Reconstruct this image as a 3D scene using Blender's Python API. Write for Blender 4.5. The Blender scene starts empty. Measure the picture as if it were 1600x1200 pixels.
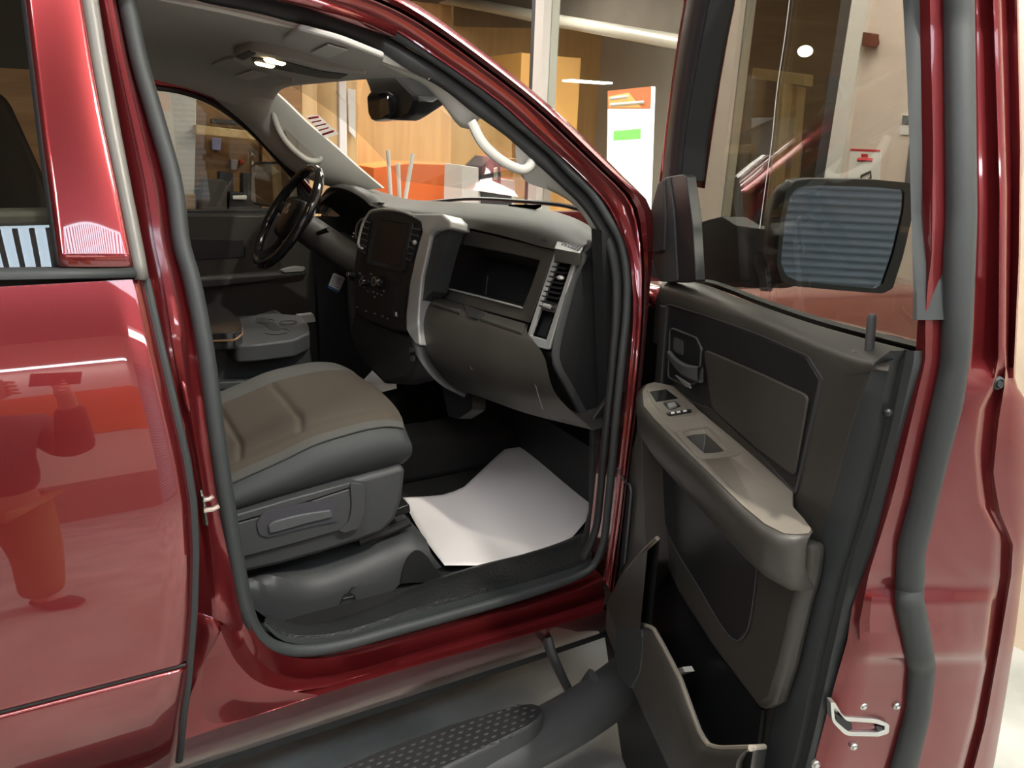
import bpy, bmesh, math, random
import numpy as np
from mathutils import Vector, Matrix
random.seed(7)
SC = bpy.context.scene
COL = SC.collection
V3 = lambda *a: np.array(a, float)

# ------------------------------------------------------------------ camera
F = 1220.0
_x = V3(2200, -320, 1220); _x /= np.linalg.norm(_x)
_y = V3(-740, -430, 1220); _y -= _x * (_y @ _x); _y /= np.linalg.norm(_y)
_z = np.cross(_x, _y)
CAM = np.array([_x, _y, _z])            # rows: truck forward, truck across, up
EYE = V3(0, -1.24, 1.6)
cd = bpy.data.cameras.new('camera'); cam = bpy.data.objects.new('camera', cd); COL.objects.link(cam)
cd.sensor_width = 36; cd.lens = F / 1600 * 36; cd.clip_start = .02; cd.clip_end = 100
cam.matrix_world = Matrix(((CAM[0, 0], -CAM[0, 1], -CAM[0, 2], EYE[0]), (CAM[1, 0], -CAM[1, 1], -CAM[1, 2], EYE[1]),
                           (CAM[2, 0], -CAM[2, 1], -CAM[2, 2], EYE[2]), (0, 0, 0, 1)))
SC.camera = cam

# ------------------------------------------------------------------ survey: sight lines of the photograph met with real planes
def ray(p): return CAM @ V3(p[0] - 800, p[1] - 600, F)
def PN(p, p0, n):
    r = ray(p); return EYE + r * (((p0 - EYE) @ n) / (r @ n))
def PX(p, X): return PN(p, V3(X, 0, 0), V3(1, 0, 0))
def PY(p, Y): return PN(p, V3(0, Y, 0), V3(0, 1, 0))
def PZ(p, Z): return PN(p, V3(0, 0, Z), V3(0, 0, 1))
def PL(p, p1, p2, side=V3(0, 0, 1)):    # plane through p1, p2 and the direction `side`
    return PN(p, p1, np.cross(p2 - p1, side))
def S(z):                               # depth of the body side at height z
    if z > 1.36: return .1053 + .40 * (z - 1.36)
    if z > .85: return .405 * (z - .85) ** 2
    if z > .69: return .02 * (.85 - z)
    return .0032 + .85 * (.69 - z) ** 2 + .02 * (.69 - z)
def PS(p, off=0.0):
    Y = .05
    for _ in range(12): q = PY(p, Y); Y = .5 * Y + .5 * (S(q[2]) + off)
    return PY(p, Y)
# the open front door: hinge, direction from hinge to free edge, outward normal
HX, HY, DA = 1.13, -.02, math.radians(70)
DD = V3(-math.cos(DA), -math.sin(DA), 0); DN = V3(math.sin(DA), -math.cos(DA), 0); DH = V3(HX, HY, 0)
def D(u, w, z): return DH + DD * u + DN * w + V3(0, 0, z)
def PD(p, w=0.0): return PN(p, DH + DN * w, DN)          # on the door, w metres outward from its trim face
def PE(p, u): return PN(p, DH + DD * u, DD)              # on the shut face, u metres from the hinge
def duz(q): r = q - DH; return r @ DD, r @ DN, q[2]

# ------------------------------------------------------------------ curves
def cat(P, n, closed=False, smooth=True):
    P = [V3(*p) for p in P]
    if smooth and len(P) > 2:
        Q = []
        m = len(P)
        for i in range(m if closed else m - 1):
            p0 = P[(i - 1) % m] if closed or i > 0 else 2 * P[0] - P[1]
            p1, p2 = P[i], P[(i + 1) % m]
            p3 = P[(i + 2) % m] if closed or i + 2 < m else 2 * P[-1] - P[-2]
            a, b, c = [max(np.linalg.norm(x), 1e-6) ** .5 for x in (p1 - p0, p2 - p1, p3 - p2)]
            m1 = (p2 - p1) + b * ((p1 - p0) / a - (p2 - p0) / (a + b)); m2 = (p2 - p1) + b * ((p3 - p2) / c - (p3 - p1) / (b + c))
            for k in range(12):
                t = k / 12
                Q.append((2 * t**3 - 3 * t**2 + 1) * p1 + (t**3 - 2 * t**2 + t) * m1 + (-2 * t**3 + 3 * t**2) * p2 + (t**3 - t**2) * m2)
        Q.append(P[0] if closed else P[-1])
    else:
        Q = P + ([P[0]] if closed else [])
    L = [0]
    for a, b in zip(Q, Q[1:]): L.append(L[-1] + np.linalg.norm(b - a))
    out = []; T = L[-1]; k = 0
    for i in range(n):
        s = T * i / (n if closed else n - 1)
        while k < len(Q) - 2 and L[k + 1] < s: k += 1
        d = L[k + 1] - L[k]
        out.append(Q[k] + (Q[k + 1] - Q[k]) * ((s - L[k]) / d if d > 1e-9 else 0))
    return out
def rc(poly, r=.15, n=4):                # round the corners of a polygon (r: share of the shorter side)
    P = [V3(*p) for p in poly]; out = []; m = len(P)
    for i in range(m):
        a, b, c = P[i - 1], P[i], P[(i + 1) % m]
        d = min(np.linalg.norm(a - b), np.linalg.norm(c - b)) * min(r, .49)
        p = b + (a - b) / max(np.linalg.norm(a - b), 1e-9) * d; q = b + (c - b) / max(np.linalg.norm(c - b), 1e-9) * d
        for k in range(n + 1):
            t = k / n; out.append((1 - t)**2 * p + 2 * t * (1 - t) * b + t * t * q)
    return out
def lerp(a, b, t): return a + (b - a) * t
def xat(tab, y):                         # tab: [(y, x), ...] -> x at y
    ys = [t[0] for t in tab]; xs = [t[1] for t in tab]
    if y <= ys[0]: return xs[0] + (xs[1] - xs[0]) / (ys[1] - ys[0]) * (y - ys[0])
    if y >= ys[-1]: return xs[-1] + (xs[-1] - xs[-2]) / (ys[-1] - ys[-2]) * (y - ys[-1])
    return float(np.interp(y, ys, xs))

# ------------------------------------------------------------------ mesh builder
class G:
    def __init__(s): s.v = []; s.f = []
    def add(s, v, f):
        b = len(s.v); s.v += [tuple(map(float, p)) for p in v]; s.f += [tuple(i + b for i in q) for q in f]; return s
    def grid(s, rows, cu=False, cv=False):
        n = len(rows[0]); m = len(rows); f = []
        for i in range(m if cv else m - 1):
            for j in range(n if cu else n - 1):
                a, b = i * n + j, i * n + (j + 1) % n; c, d = ((i + 1) % m) * n + (j + 1) % n, ((i + 1) % m) * n + j
                f.append((a, b, c, d))
        return s.add([p for r in rows for p in r], f)
    def face(s, P): return s.add(P, [tuple(range(len(P)))])
    def prism(s, P, vec):
        n = len(P); vec = np.array(vec, float); B = [np.array(p) + vec for p in P]
        return s.add(list(P) + B, [tuple(range(n)), tuple(range(2 * n - 1, n - 1, -1))] + [(i, i + n, (i + 1) % n + n, (i + 1) % n) for i in range(n)])
    def ring(s, O, I, vec, back=True):
        n = len(O); vec = np.array(vec, float); v = list(O) + list(I) + [np.array(p) + vec for p in O] + [np.array(p) + vec for p in I]; f = []
        for i in range(n):
            j = (i + 1) % n
            f += [(i, j, n + j, n + i), (2 * n + j, 2 * n + i, 3 * n + i, 3 * n + j), (i, 2 * n + i, 2 * n + j, j), (n + j, 3 * n + j, 3 * n + i, n + i)]
        return s.add(v, f)
    def pocket(s, P, vec):              # open recess: walls and bottom
        n = len(P); vec = np.array(vec, float); B = [np.array(p) + vec for p in P]
        return s.add(list(P) + B, [tuple(range(n, 2 * n))] + [(i, (i + 1) % n, (i + 1) % n + n, i + n) for i in range(n)])
    def box(s, c, ex, ey, ez):           # centre and three half vectors
        c, ex, ey, ez = [np.array(a, float) for a in (c, ex, ey, ez)]
        v = [c + i * ex + j * ey + k * ez for i in (-1, 1) for j in (-1, 1) for k in (-1, 1)]
        return s.add(v, [(0, 1, 3, 2), (4, 6, 7, 5), (0, 4, 5, 1), (2, 3, 7, 6), (0, 2, 6, 4), (1, 5, 7, 3)])
    def aabb(s, a, b):
        a, b = np.array(a, float), np.array(b, float); h = (b - a) / 2
        return s.box((a + b) / 2, (h[0], 0, 0), (0, h[1], 0), (0, 0, h[2]))
    def tube(s, P, r, n=10, closed=False, r2=None, up=None, cap=True):
        P = [np.array(p, float) for p in P]; m = len(P); rows = []; N = None
        R = r if hasattr(r, '__len__') else [r] * m; R2 = R if r2 is None else (r2 if hasattr(r2, '__len__') else [r2] * m)
        for i in range(m):
            a = P[(i - 1) % m] if closed or i else P[0]; b = P[(i + 1) % m] if closed or i < m - 1 else P[-1]
            t = b - a; t /= max(np.linalg.norm(t), 1e-9)
            if up is not None: N = np.array(up, float)
            elif N is None: N = V3(0, 0, 1) if abs(t[2]) < .9 else V3(1, 0, 0)
            N = N - t * (N @ t); N /= max(np.linalg.norm(N), 1e-9); B = np.cross(t, N)
            rows.append([P[i] + N * R[i] * math.cos(k * 2 * math.pi / n) + B * R2[i] * math.sin(k * 2 * math.pi / n) for k in range(n)])
        s.grid(rows, cu=True, cv=closed)
        if cap and not closed: s.face(rows[0][::-1]); s.face(rows[-1])
        return s
    def cyl(s, p, q, r, n=20, r2=None):
        p, q = np.array(p, float), np.array(q, float); d = q - p
        return s.tube([p, q], [r, r if r2 is None else r2], n)
    def ball(s, c, rx, ry=None, rz=None, n=16, m=10, R=None):
        ry = ry or rx; rz = rz or rx; R = np.eye(3) if R is None else R; rows = []
        for i in range(m + 1):
            a = math.pi * (i / m - .5); ca = max(math.cos(a), 1e-3)
            rows.append([np.array(c) + R @ V3(rx * ca * math.cos(2 * math.pi * k / n), ry * ca * math.sin(2 * math.pi * k / n), rz * math.sin(a)) for k in range(n)])
        return s.grid(rows, cu=True)
    def lathe(s, c, prof, axis=(0, 0, 1), n=24):
        ax = np.array(axis, float); ax /= np.linalg.norm(ax); a = np.cross(ax, V3(1, 0, 0) if abs(ax[0]) < .9 else V3(0, 1, 0)); a /= np.linalg.norm(a); b = np.cross(ax, a)
        return s.grid([[np.array(c) + ax * h + (a * math.cos(2 * math.pi * k / n) + b * math.sin(2 * math.pi * k / n)) * max(r, 1e-4) for k in range(n)] for r, h in prof], cu=True)

def obj(name, g, mat, parent=None, bevel=0, bseg=2, sub=0, angle=40, label=None, solid=0, offs=-1, smooth=True):
    me = bpy.data.meshes.new(name); me.from_pydata(g.v, [], g.f); me.validate(); me.update()
    bm = bmesh.new(); bm.from_mesh(me); bmesh.ops.remove_doubles(bm, verts=bm.verts, dist=1e-5); bmesh.ops.recalc_face_normals(bm, faces=bm.faces); bm.to_mesh(me); bm.free()
    o = bpy.data.objects.new(name, me); COL.objects.link(o); me.materials.append(mat)
    if smooth:
        me.shade_smooth(); me.set_sharp_from_angle(angle=math.radians(angle))
    if solid:
        m = o.modifiers.new('solid', 'SOLIDIFY'); m.thickness = solid; m.offset = offs
    if sub:
        m = o.modifiers.new('sub', 'SUBSURF'); m.levels = m.render_levels = sub
    if bevel:
        m = o.modifiers.new('bevel', 'BEVEL'); m.width = bevel; m.segments = bseg; m.limit_method = 'ANGLE'; m.angle_limit = math.radians(35); m.use_clamp_overlap = True
        m.harden_normals = False
    if parent is not None:
        o.parent = parent; o.matrix_parent_inverse = Matrix.Translation(-Vector(wloc(parent)))
    if label: o['label'] = label
    return o
def wloc(o):
    v = Vector(o.location)
    return v if o.parent is None else Vector((0, 0, 0))
def thing(name, label, cat_, loc, group=None):
    o = bpy.data.objects.new(name, None); COL.objects.link(o); o.location = loc; o.empty_display_size = .1
    o['label'] = label; o['category'] = cat_
    if group: o['group'] = group
    return o
def tag(o, label, cat_, group=None):
    o['label'] = label; o['category'] = cat_
    if group: o['group'] = group
    return o
def struct(name, g, mat, **k):
    o = obj(name, g, mat, **k); o['kind'] = 'structure'; return o
def text(name, body, p, right, up, size, mat, parent=None, depth=.0006, align='CENTER', bold=0):
    cu = bpy.data.curves.new(name, 'FONT'); cu.body = body; cu.size = 1; cu.align_x = align; cu.align_y = 'CENTER'; cu.extrude = 0; cu.offset = bold
    o = bpy.data.objects.new(name, cu); COL.objects.link(o)
    dg = bpy.context.evaluated_depsgraph_get(); me = bpy.data.meshes.new_from_object(o.evaluated_get(dg))
    bpy.data.objects.remove(o); bpy.data.curves.remove(cu)
    r = np.array(right, float); r /= np.linalg.norm(r); u = np.array(up, float); u -= r * (u @ r); u /= np.linalg.norm(u); n = np.cross(r, u)
    g = G(); V = [np.array(p) + (r * v.co.x + u * v.co.y) * size + n * depth for v in me.vertices]
    g.add(V, [tuple(f.vertices) for f in me.polygons]); bpy.data.meshes.remove(me)
    return obj(name, g, mat, parent, smooth=False)
# ------------------------------------------------------------------ materials
def mat(name, col, rough=.5, metal=0, coat=0, coat_r=.05, bump=0, bscale=200, noise=0, nscale=8, col2=None, spec=.5, emit=0, ecol=None, sheen=0, bdist=.002):
    m = bpy.data.materials.new(name); m.use_nodes = True; nt = m.node_tree; b = nt.nodes['Principled BSDF']
    b.inputs['Base Color'].default_value = (*col, 1); b.inputs['Roughness'].default_value = rough; b.inputs['Metallic'].default_value = metal
    b.inputs['Coat Weight'].default_value = coat; b.inputs['Coat Roughness'].default_value = coat_r; b.inputs['Specular IOR Level'].default_value = spec
    if sheen: b.inputs['Sheen Weight'].default_value = sheen
    tc = nt.nodes.new('ShaderNodeTexCoord')
    if noise:
        n = nt.nodes.new('ShaderNodeTexNoise'); n.inputs['Scale'].default_value = nscale; n.inputs['Detail'].default_value = 6
        r = nt.nodes.new('ShaderNodeMix'); r.data_type = 'RGBA'
        c2 = col2 or tuple(c * (1 - noise) for c in col)
        r.inputs['A'].default_value = (*col, 1); r.inputs['B'].default_value = (*c2, 1)
        mr = nt.nodes.new('ShaderNodeMapRange'); mr.inputs['From Min'].default_value = .35; mr.inputs['From Max'].default_value = .65
        nt.links.new(tc.outputs['Object'], n.inputs['Vector']); nt.links.new(n.outputs['Fac'], mr.inputs['Value'])
        nt.links.new(mr.outputs['Result'], r.inputs['Factor']); nt.links.new(r.outputs['Result'], b.inputs['Base Color'])
    if bump:
        n = nt.nodes.new('ShaderNodeTexNoise'); n.inputs['Scale'].default_value = bscale; n.inputs['Detail'].default_value = 3
        bp = nt.nodes.new('ShaderNodeBump'); bp.inputs['Strength'].default_value = bump; bp.inputs['Distance'].default_value = bdist
        nt.links.new(tc.outputs['Object'], n.inputs['Vector']); nt.links.new(n.outputs['Fac'], bp.inputs['Height']); nt.links.new(bp.outputs['Normal'], b.inputs['Normal'])
    if emit:
        b.inputs['Emission Color'].default_value = (*(ecol or col), 1); b.inputs['Emission Strength'].default_value = emit
    return m
def glass(name, tint=(.9, .93, .92), rough=0.0, ior=1.5, f=1.0):
    m = bpy.data.materials.new(name); m.use_nodes = True; nt = m.node_tree; nt.nodes.clear()
    out = nt.nodes.new('ShaderNodeOutputMaterial'); mix = nt.nodes.new('ShaderNodeMixShader'); lw = nt.nodes.new('ShaderNodeLayerWeight'); lw.inputs['Blend'].default_value = .5; pw = nt.nodes.new('ShaderNodeMath'); pw.operation = 'POWER'; pw.inputs[1].default_value = 5; fr = nt.nodes.new('ShaderNodeMath'); fr.operation = 'MULTIPLY_ADD'; fr.inputs[1].default_value = .92; fr.inputs[2].default_value = .08 * f; nt.links.new(lw.outputs['Facing'], pw.inputs[0]); nt.links.new(pw.outputs[0], fr.inputs[0])
    t = nt.nodes.new('ShaderNodeBsdfTransparent'); t.inputs['Color'].default_value = (*tint, 1)
    g = nt.nodes.new('ShaderNodeBsdfGlossy'); g.inputs['Roughness'].default_value = rough
    nt.links.new(fr.outputs[0], mix.inputs['Fac']); nt.links.new(t.outputs[0], mix.inputs[1]); nt.links.new(g.outputs[0], mix.inputs[2]); nt.links.new(mix.outputs[0], out.inputs['Surface'])
    return m
def wood(name, c1, c2, scale=1.5, rough=.55, axis='Z', ring=6):
    m = mat(name, c1, rough); nt = m.node_tree; b = nt.nodes['Principled BSDF']; tc = nt.nodes.new('ShaderNodeTexCoord'); mp = nt.nodes.new('ShaderNodeMapping')
    s = [scale * 8] * 3; s['XYZ'.index(axis)] = scale * .6; mp.inputs['Scale'].default_value = s
    n = nt.nodes.new('ShaderNodeTexNoise'); n.inputs['Scale'].default_value = 1.5; n.inputs['Detail'].default_value = 8; n.inputs['Distortion'].default_value = 1.2
    r = nt.nodes.new('ShaderNodeValToRGB'); r.color_ramp.elements[0].color = (*c2, 1); r.color_ramp.elements[1].color = (*c1, 1); r.color_ramp.elements[0].position = .3; r.color_ramp.elements[1].position = .65
    nt.links.new(tc.outputs['Object'], mp.inputs[0]); nt.links.new(mp.outputs[0], n.inputs['Vector']); nt.links.new(n.outputs['Fac'], r.inputs[0]); nt.links.new(r.outputs[0], b.inputs['Base Color'])
    return m
M = {}
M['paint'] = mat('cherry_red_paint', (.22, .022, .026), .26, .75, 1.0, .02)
M['jamb_shade'] = mat('cherry_red_paint_shaded', (.17, .016, .019), .30, .65, .9, .05)  # darker copy of the body paint, carrying the dark surroundings of the door edges
M['plastic'] = mat('charcoal_grained_plastic', (.048, .045, .039), .45, bump=.25, bscale=900, noise=.25, nscale=5, bdist=.0006)
M['plastic_lt'] = mat('dark_grey_plastic', (.048, .051, .053), .55, bump=.2, bscale=900, bdist=.0005)
M['black'] = mat('black_plastic', (.012, .013, .014), .42, bump=.1, bscale=700, bdist=.0005)
M['gloss_black'] = mat('gloss_black_plastic', (.012, .012, .013), .12, coat=.3)
M['paint'].node_tree.nodes['Principled BSDF'].inputs['Coat IOR'].default_value = 1.8
M['rubber'] = mat('grey_black_rubber', (.028, .033, .034), .58, bump=.1, bscale=500, bdist=.0005)
M['rubber_dk'] = mat('black_rubber', (.014, .015, .016), .6)
M['silver'] = mat('satin_silver_trim', (.36, .37, .36), .36, .35)
M['chrome'] = mat('bright_metal', (.75, .74, .70), .18, 1)
M['steel'] = mat('zinc_steel', (.62, .62, .60), .35, .9)
M['headliner'] = mat('grey_headliner_cloth', (.50, .49, .46), .9, bump=.3, bscale=900, bdist=.0006)
M['pillar'] = mat('light_grey_pillar_trim', (.52, .52, .48), .55, bump=.1, bscale=600, bdist=.0004)
M['cloth'] = mat('brown_grey_seat_cloth', (.066, .056, .045), .95, bump=.5, bscale=1100, spec=.15, bdist=.0008)
M['cloth_gr'] = mat('grey_seat_cloth', (.076, .077, .071), .95, bump=.4, bscale=1100, spec=.15, bdist=.0008)
M['vinyl'] = mat('slate_seat_vinyl', (.022, .026, .027), .62, bump=.25, bscale=600, bdist=.0006)
M['carpet'] = mat('black_carpet', (.008, .008, .008), .95, bump=.6, bscale=500)
M['dashtop'] = mat('grey_dash_pad', (.046, .045, .039), .52, bump=.3, bscale=800, noise=.12, nscale=12, bdist=.0006)
M['paper'] = mat('white_paper', (.80, .77, .77), .75)
M['screen'] = mat('dark_screen_glass', (.010, .010, .012), .25, spec=.25)
def thin_paper(name, col):
    m = mat(name, col, .7); nt = m.node_tree; out = nt.nodes['Material Output']; t = nt.nodes.new('ShaderNodeBsdfTranslucent'); t.inputs[0].default_value = (*col, 1); mx = nt.nodes.new('ShaderNodeMixShader'); mx.inputs[0].default_value = .55
    nt.links.new(nt.nodes['Principled BSDF'].outputs[0], mx.inputs[1]); nt.links.new(t.outputs[0], mx.inputs[2]); nt.links.new(mx.outputs[0], out.inputs['Surface']); return m
M['thin_paper'] = thin_paper('thin_white_sticker', (.85, .82, .80))
M['label'] = mat('pale_label', (.62, .62, .58), .7)
M['mirror'] = mat('mirror_glass', (.25, .28, .33), .02, 1)
M['mirror_clear'] = mat('clear_mirror_glass', (.80, .80, .78), .01, 1)
M['glass'] = glass('clear_glass', (.90, .93, .91))
M['tint'] = glass('tinted_door_glass', (.67, .68, .64))
M['dark_tint'] = glass('dark_privacy_glass', (.30, .30, .27))
M['lamp'] = mat('warm_lamp_lens', (1, .82, .55), .5, emit=14, ecol=(1, .72, .40))
M['ink'] = mat('dark_print', (.05, .05, .06), .7)
M['white_ink'] = mat('white_print', (.75, .75, .75), .6)
M['red_ink'] = mat('red_print', (.55, .03, .04), .6)
# ------------------------------------------------------------------ the truck
truck = thing('pickup_truck', 'cherry red pickup truck with its passenger door wide open beside the glazed showroom', 'truck', (.6, 1.0, 0))

# --- rear door -----------------------------------------------------
SEAM = [(430, 223), (440, 225), (540, 247), (640, 270), (720, 288), (790, 299), (860, 303), (960, 301), (1060, 293), (1130, 284), (1200, 278), (1290, 272)]
ZT, ZB = 1.352, .44
def seamX():
    t = []
    for y, x in SEAM: q = PS((x, y)); t.append((q[2], q[0]))
    return sorted(t)
SX = seamX()
def sx(z): return xat(SX, z)
def crease(X): a, b = PS((0, 1115)), PS((285, 1042)); return a[2] + (b[2] - a[2]) * (X - a[0]) / (b[0] - a[0])
rows = []
zs = list(np.linspace(0, 1, 40))
us = [-1.35, -1.0, -.7, -.45, -.3, -.2, -.1, 0, .06, .1]
def door_rows(off):
    R = []
    offs_ = [.012, .008, .005, .003, 0, -.003, -.005, -.008, -.012]
    for k in range(48 + len(offs_) + 24):
        row = []
        for j in range(17):
            s = j / 16
            Xs = -1.35 + (sx(.95) + 1.35) * (1 - (1 - s) ** 1.6); zc = crease(Xs)
            if k < 48: z0 = lerp(ZT, zc + .016, k / 47)
            elif k < 48 + len(offs_): z0 = zc + offs_[k - 48]
            else: z0 = lerp(zc - .016, ZB, (k - 48 - len(offs_)) / 23)
            Xe = sx(z0); X = -1.35 + (Xe + 1.35) * (1 - (1 - s) ** 1.6)
            d = abs(z0 - zc); o = off + .009 * max(0, 1 - d / .0055) - .004 * max(0, 1 - max(0, zc - z0) / .10) * (z0 < zc) + .010 * max(0, (s - .985) / .015)
            row.append(V3(X, S(z0) + o, z0))
        e = row[-1]; row.append(V3(e[0] + .002, e[1] + .012, e[2])); row.append(V3(e[0] - .004, e[1] + .045, e[2]))
        R.append(row)
    return R
rear_door = obj('rear_door', G().grid(door_rows(0)), M['paint'], truck, angle=60, label='closed cherry red rear passenger door')
g = G().tube([V3(sx(z) + .004, S(z) + .016, z) for z in np.linspace(ZT - .004, ZB, 50)], .0075, 8)
obj('edge_seal', g, M['rubber'], rear_door, label='grey rubber edge strip')
# upper frame: painted pillar panel, satin strip, glass, belt moulding
GL = [(-60, 35), (0, 41), (210, 66), (415, 94)]           # front edge of the glass
PLx = [(-60, 122), (0, 131), (100, 147), (200, 166), (300, 188), (415, 211)]
STR = [(-60, 141), (0, 150), (100, 166), (200, 184), (300, 203), (400, 223), (430, 228)]
def strip(lt, rt, y0, y1, off, n=5, m=24, bulge=.0):
    R = []
    for k in range(m):
        y = y0 + (y1 - y0) * k / (m - 1); a, b = xat(lt, y), xat(rt, y)
        R.append([PS((a + (b - a) * j / (n - 1), y), off - bulge * math.sin(math.pi * j / (n - 1))) for j in range(n)])
    return R
obj('pillar_panel', G().grid(strip(GL, PLx, -60, 418, .002, 9, bulge=.004)), M['paint'], rear_door, solid=.012, offs=0)
obj('window_seal', G().grid(strip([(y, x - 5) for y, x in GL], [(y, x + 1) for y, x in GL], -60, 415, .003, 3, bulge=.003)), M['rubber_dk'], rear_door, solid=.008, offs=0)
obj('pillar_strip', G().grid(strip(PLx, STR, -60, 437, .0, 7, bulge=.006)), mat('satin_grey_strip', (.17, .165, .15), .42, .2), rear_door, solid=.01, offs=0, label='satin grey pillar strip')
obj('crease_shade_line', G().tube([V3(x, S(crease(x)) + .0035, crease(x)) for x in np.linspace(-1.35, sx(crease(.2)) - .004, 24)], .0028, 6), M['rubber_dk'], rear_door)  # black tube laid in the crease to draw its shade
gy = PS((0, 417)); gt = PS((0, -60))
R = []
for k in range(14):
    y = -60 + 480 * k / 13; e = PS((xat(GL, y), y), .012)
    R.append([V3(x, S(e[2]) + .012, e[2]) for x in np.linspace(-1.25, e[0], 6)])
obj('rear_window', G().grid(R), M['dark_tint'], rear_door, label='dark tinted rear window')
bt, bb = [PS(p) for p in ((0, 420), (213, 417))], [PS(p) for p in ((0, 440), (217, 437))]
def belt(zo, off):
    return [V3(x, S(lerp(bt[0][2], bt[1][2], (x - bt[0][0]) / (bt[1][0] - bt[0][0])) + zo) + off, lerp(bt[0][2], bt[1][2], (x - bt[0][0]) / (bt[1][0] - bt[0][0])) + zo) for x in np.linspace(-1.35, bt[1][0], 12)]
hz = bt[0][2] - bb[0][2]
obj('belt_moulding', G().grid([belt(.0, .012), belt(.0, -.004), belt(-hz * .35, -.009), belt(-hz * .8, -.007), belt(-hz * 1.0, .004)]), M['rubber'], rear_door, solid=.004, angle=70)

iy = [PY(p, .20)[2] for p in ((30, 327), (30, 352))]
obj('inner_trim_top', G().aabb((-1.35, .17, iy[1]), (.08, .23, iy[0])), M['pillar'], rear_door, bevel=.008, label='pale inner door top')
obj('inner_panel', G().aabb((-1.35, .15, .55), (.06, .22, iy[1])), M['black'], rear_door)

# --- door pillar between the two doors -------------------------------
SEALC = [(182, -70), (198, 0), (217, 92), (241, 176), (272, 288), (284, 382), (298, 430), (313, 500), (324, 565), (336, 660), (347, 740), (358, 810), (372, 892), (384, 950), (400, 986), (422, 1007), (452, 1016), (490, 1016), (540, 1007), (605, 989), (720, 957), (830, 925), (905, 899),
         (926, 886), (942, 850), (950, 790), (957, 720), (964, 640), (972, 560), (979, 490), (980, 440), (976, 404), (968, 373), (951, 343), (925, 303), (887, 265), (864, 239), (811, 193), (758, 149), (700, 107), (611, 51), (545, 22), (472, 3), (410, -10), (360, -22), (300, -45), (235, -80)]
def seal_pt(p, o=0.0): return PS(p, .075 + o)
def seal_rad(p): return .0145 if p[0] < 400 and p[1] > -40 and p[1] < 985 and p[0] < 390 else (.0125 if p[1] > 900 else .0095)
SEAL3 = [np.append(seal_pt(p), seal_rad(p)) for p in SEALC]
LE = [(-80, 150), (0, 148), (200, 182), (430, 223)] + [(y, x - 12) for y, x in SEAM[2:]]
SO = [(-80, 165), (0, 189), (92, 208), (176, 232), (288, 263), (380, 274), (430, 288), (500, 305), (582, 316), (660, 327), (740, 338), (816, 350), (900, 366), (960, 376), (1000, 394), (1030, 416), (1060, 440), (1140, 470)]
cols = [(0, .06), (.12, .050), (.33, .045), (.36, .060), (.42, .060), (.45, .046), (.62, .044), (.70, .050), (.76, .078), (.86, .085), (1.0, .070)]
colsB = [(0, .065), (.12, .062), (.33, .06), (.36, .06), (.42, .058), (.45, .055), (.55, .05), (.62, .07), (.70, .075), (.86, .075), (1.0, .070)]
R = []
for k in range(70):
    y = -80 + (1010 + 80) * k / 69; a, b = xat(LE, y), xat(SO, y) + 3
    w = min(1, max(0, (y - 520) / 160))
    w2 = min(1, max(0, (y - 800) / 170)); w2 = w2 * w2 * (3 - 2 * w2); dv_ = .035 * max(0, y - 968) / 42
    R.append([PS((a + (b - a) * lerp(c[0], e[0], w), y), lerp(lerp(c[1], e[1], w), .060 - .022 * min(1, max(0, (lerp(c[0], e[0], w) - .15) / .4)) + .032 * max(0, lerp(c[0], e[0], w) - .7) / .3, w2) + dv_) for c, e in zip(cols, colsB)])
door_pillar = obj('door_pillar', G().grid(R), M['jamb_shade'], truck, angle=50, label='red pillar between the doors')
# lower corner of the pillar running into the rocker
RL = [(960, 288), (1000, 285), (1060, 278), (1100, 274), (1130, 270), (1160, 268)]
RR = [(960, 388), (1000, 396), (1030, 412), (1060, 440), (1090, 425), (1125, 380), (1160, 330)]
# striker: two bright prongs
g = G()
def px(poly, off, w, n=8):
    return g.tube([PS(p, off) for p in poly], w, n)
px([(312, 765), (317, 785), (319, 800), (322, 820)], .048, .0042); px([(318, 780), (326, 779), (333, 774)], .040, .0048); px([(318, 797), (332, 795), (342, 790)], .040, .0048)
obj('door_striker', g, M['chrome'], door_pillar, label='bright metal door striker')
g = G().tube(cat([PS(p, .050) for p in ((285, 596), (289, 612), (292, 628), (296, 643))], 10), [.002, .005, .006, .006, .006, .006, .006, .006, .005, .002], 10)
obj('pillar_dimple', g, M['jamb_shade'], door_pillar)

# --- rocker and sill -------------------------------------------------
N = 40
def line(P, n=N): return cat(P, n)
L0 = line([(386, 955), (398, 990), (421, 1014), (455, 1028), (500, 1031), (560, 1022), (640, 1000), (719, 977), (830, 945), (905, 922), (945, 905)])
L1 = line([(368, 962), (384, 1005), (412, 1042), (455, 1058), (505, 1056), (560, 1046), (640, 1022), (730, 995), (830, 966), (905, 944), (945, 930)])
L2 = line([(345, 985), (362, 1025), (395, 1062), (435, 1078), (490, 1076), (545, 1066), (640, 1039), (740, 1011), (850, 978), (905, 961), (945, 948)])
L3 = line([(268, 1162), (290, 1155), (340, 1138), (395, 1120), (450, 1102), (500, 1086), (560, 1067), (640, 1043), (740, 1015), (850, 983), (945, 954)])
L4 = line([(262, 1211), (290, 1202), (340, 1186), (395, 1168), (450, 1150), (500, 1134), (560, 1114), (640, 1088), (740, 1055), (850, 1019), (945, 987)])
def lay(L, off, dz=0): return [PS(p, off) + V3(0, 0, dz) for p in L]
l0, l1, l2, l3, l4 = lay(L0, .062), lay(L1, .070), lay(L2, .030), lay(L3, .012), lay(L4, .022)
l2b = [a + V3(0, .006, .004) for a in l2]
mid = [lerp(a, b, .5) + V3(0, -.006, 0) for a, b in zip(l3, l4)]
l5 = [p + V3(0, .012, -.008) for p in l4]; l6 = [p + V3(0, .10, -.012) for p in l4]
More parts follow.
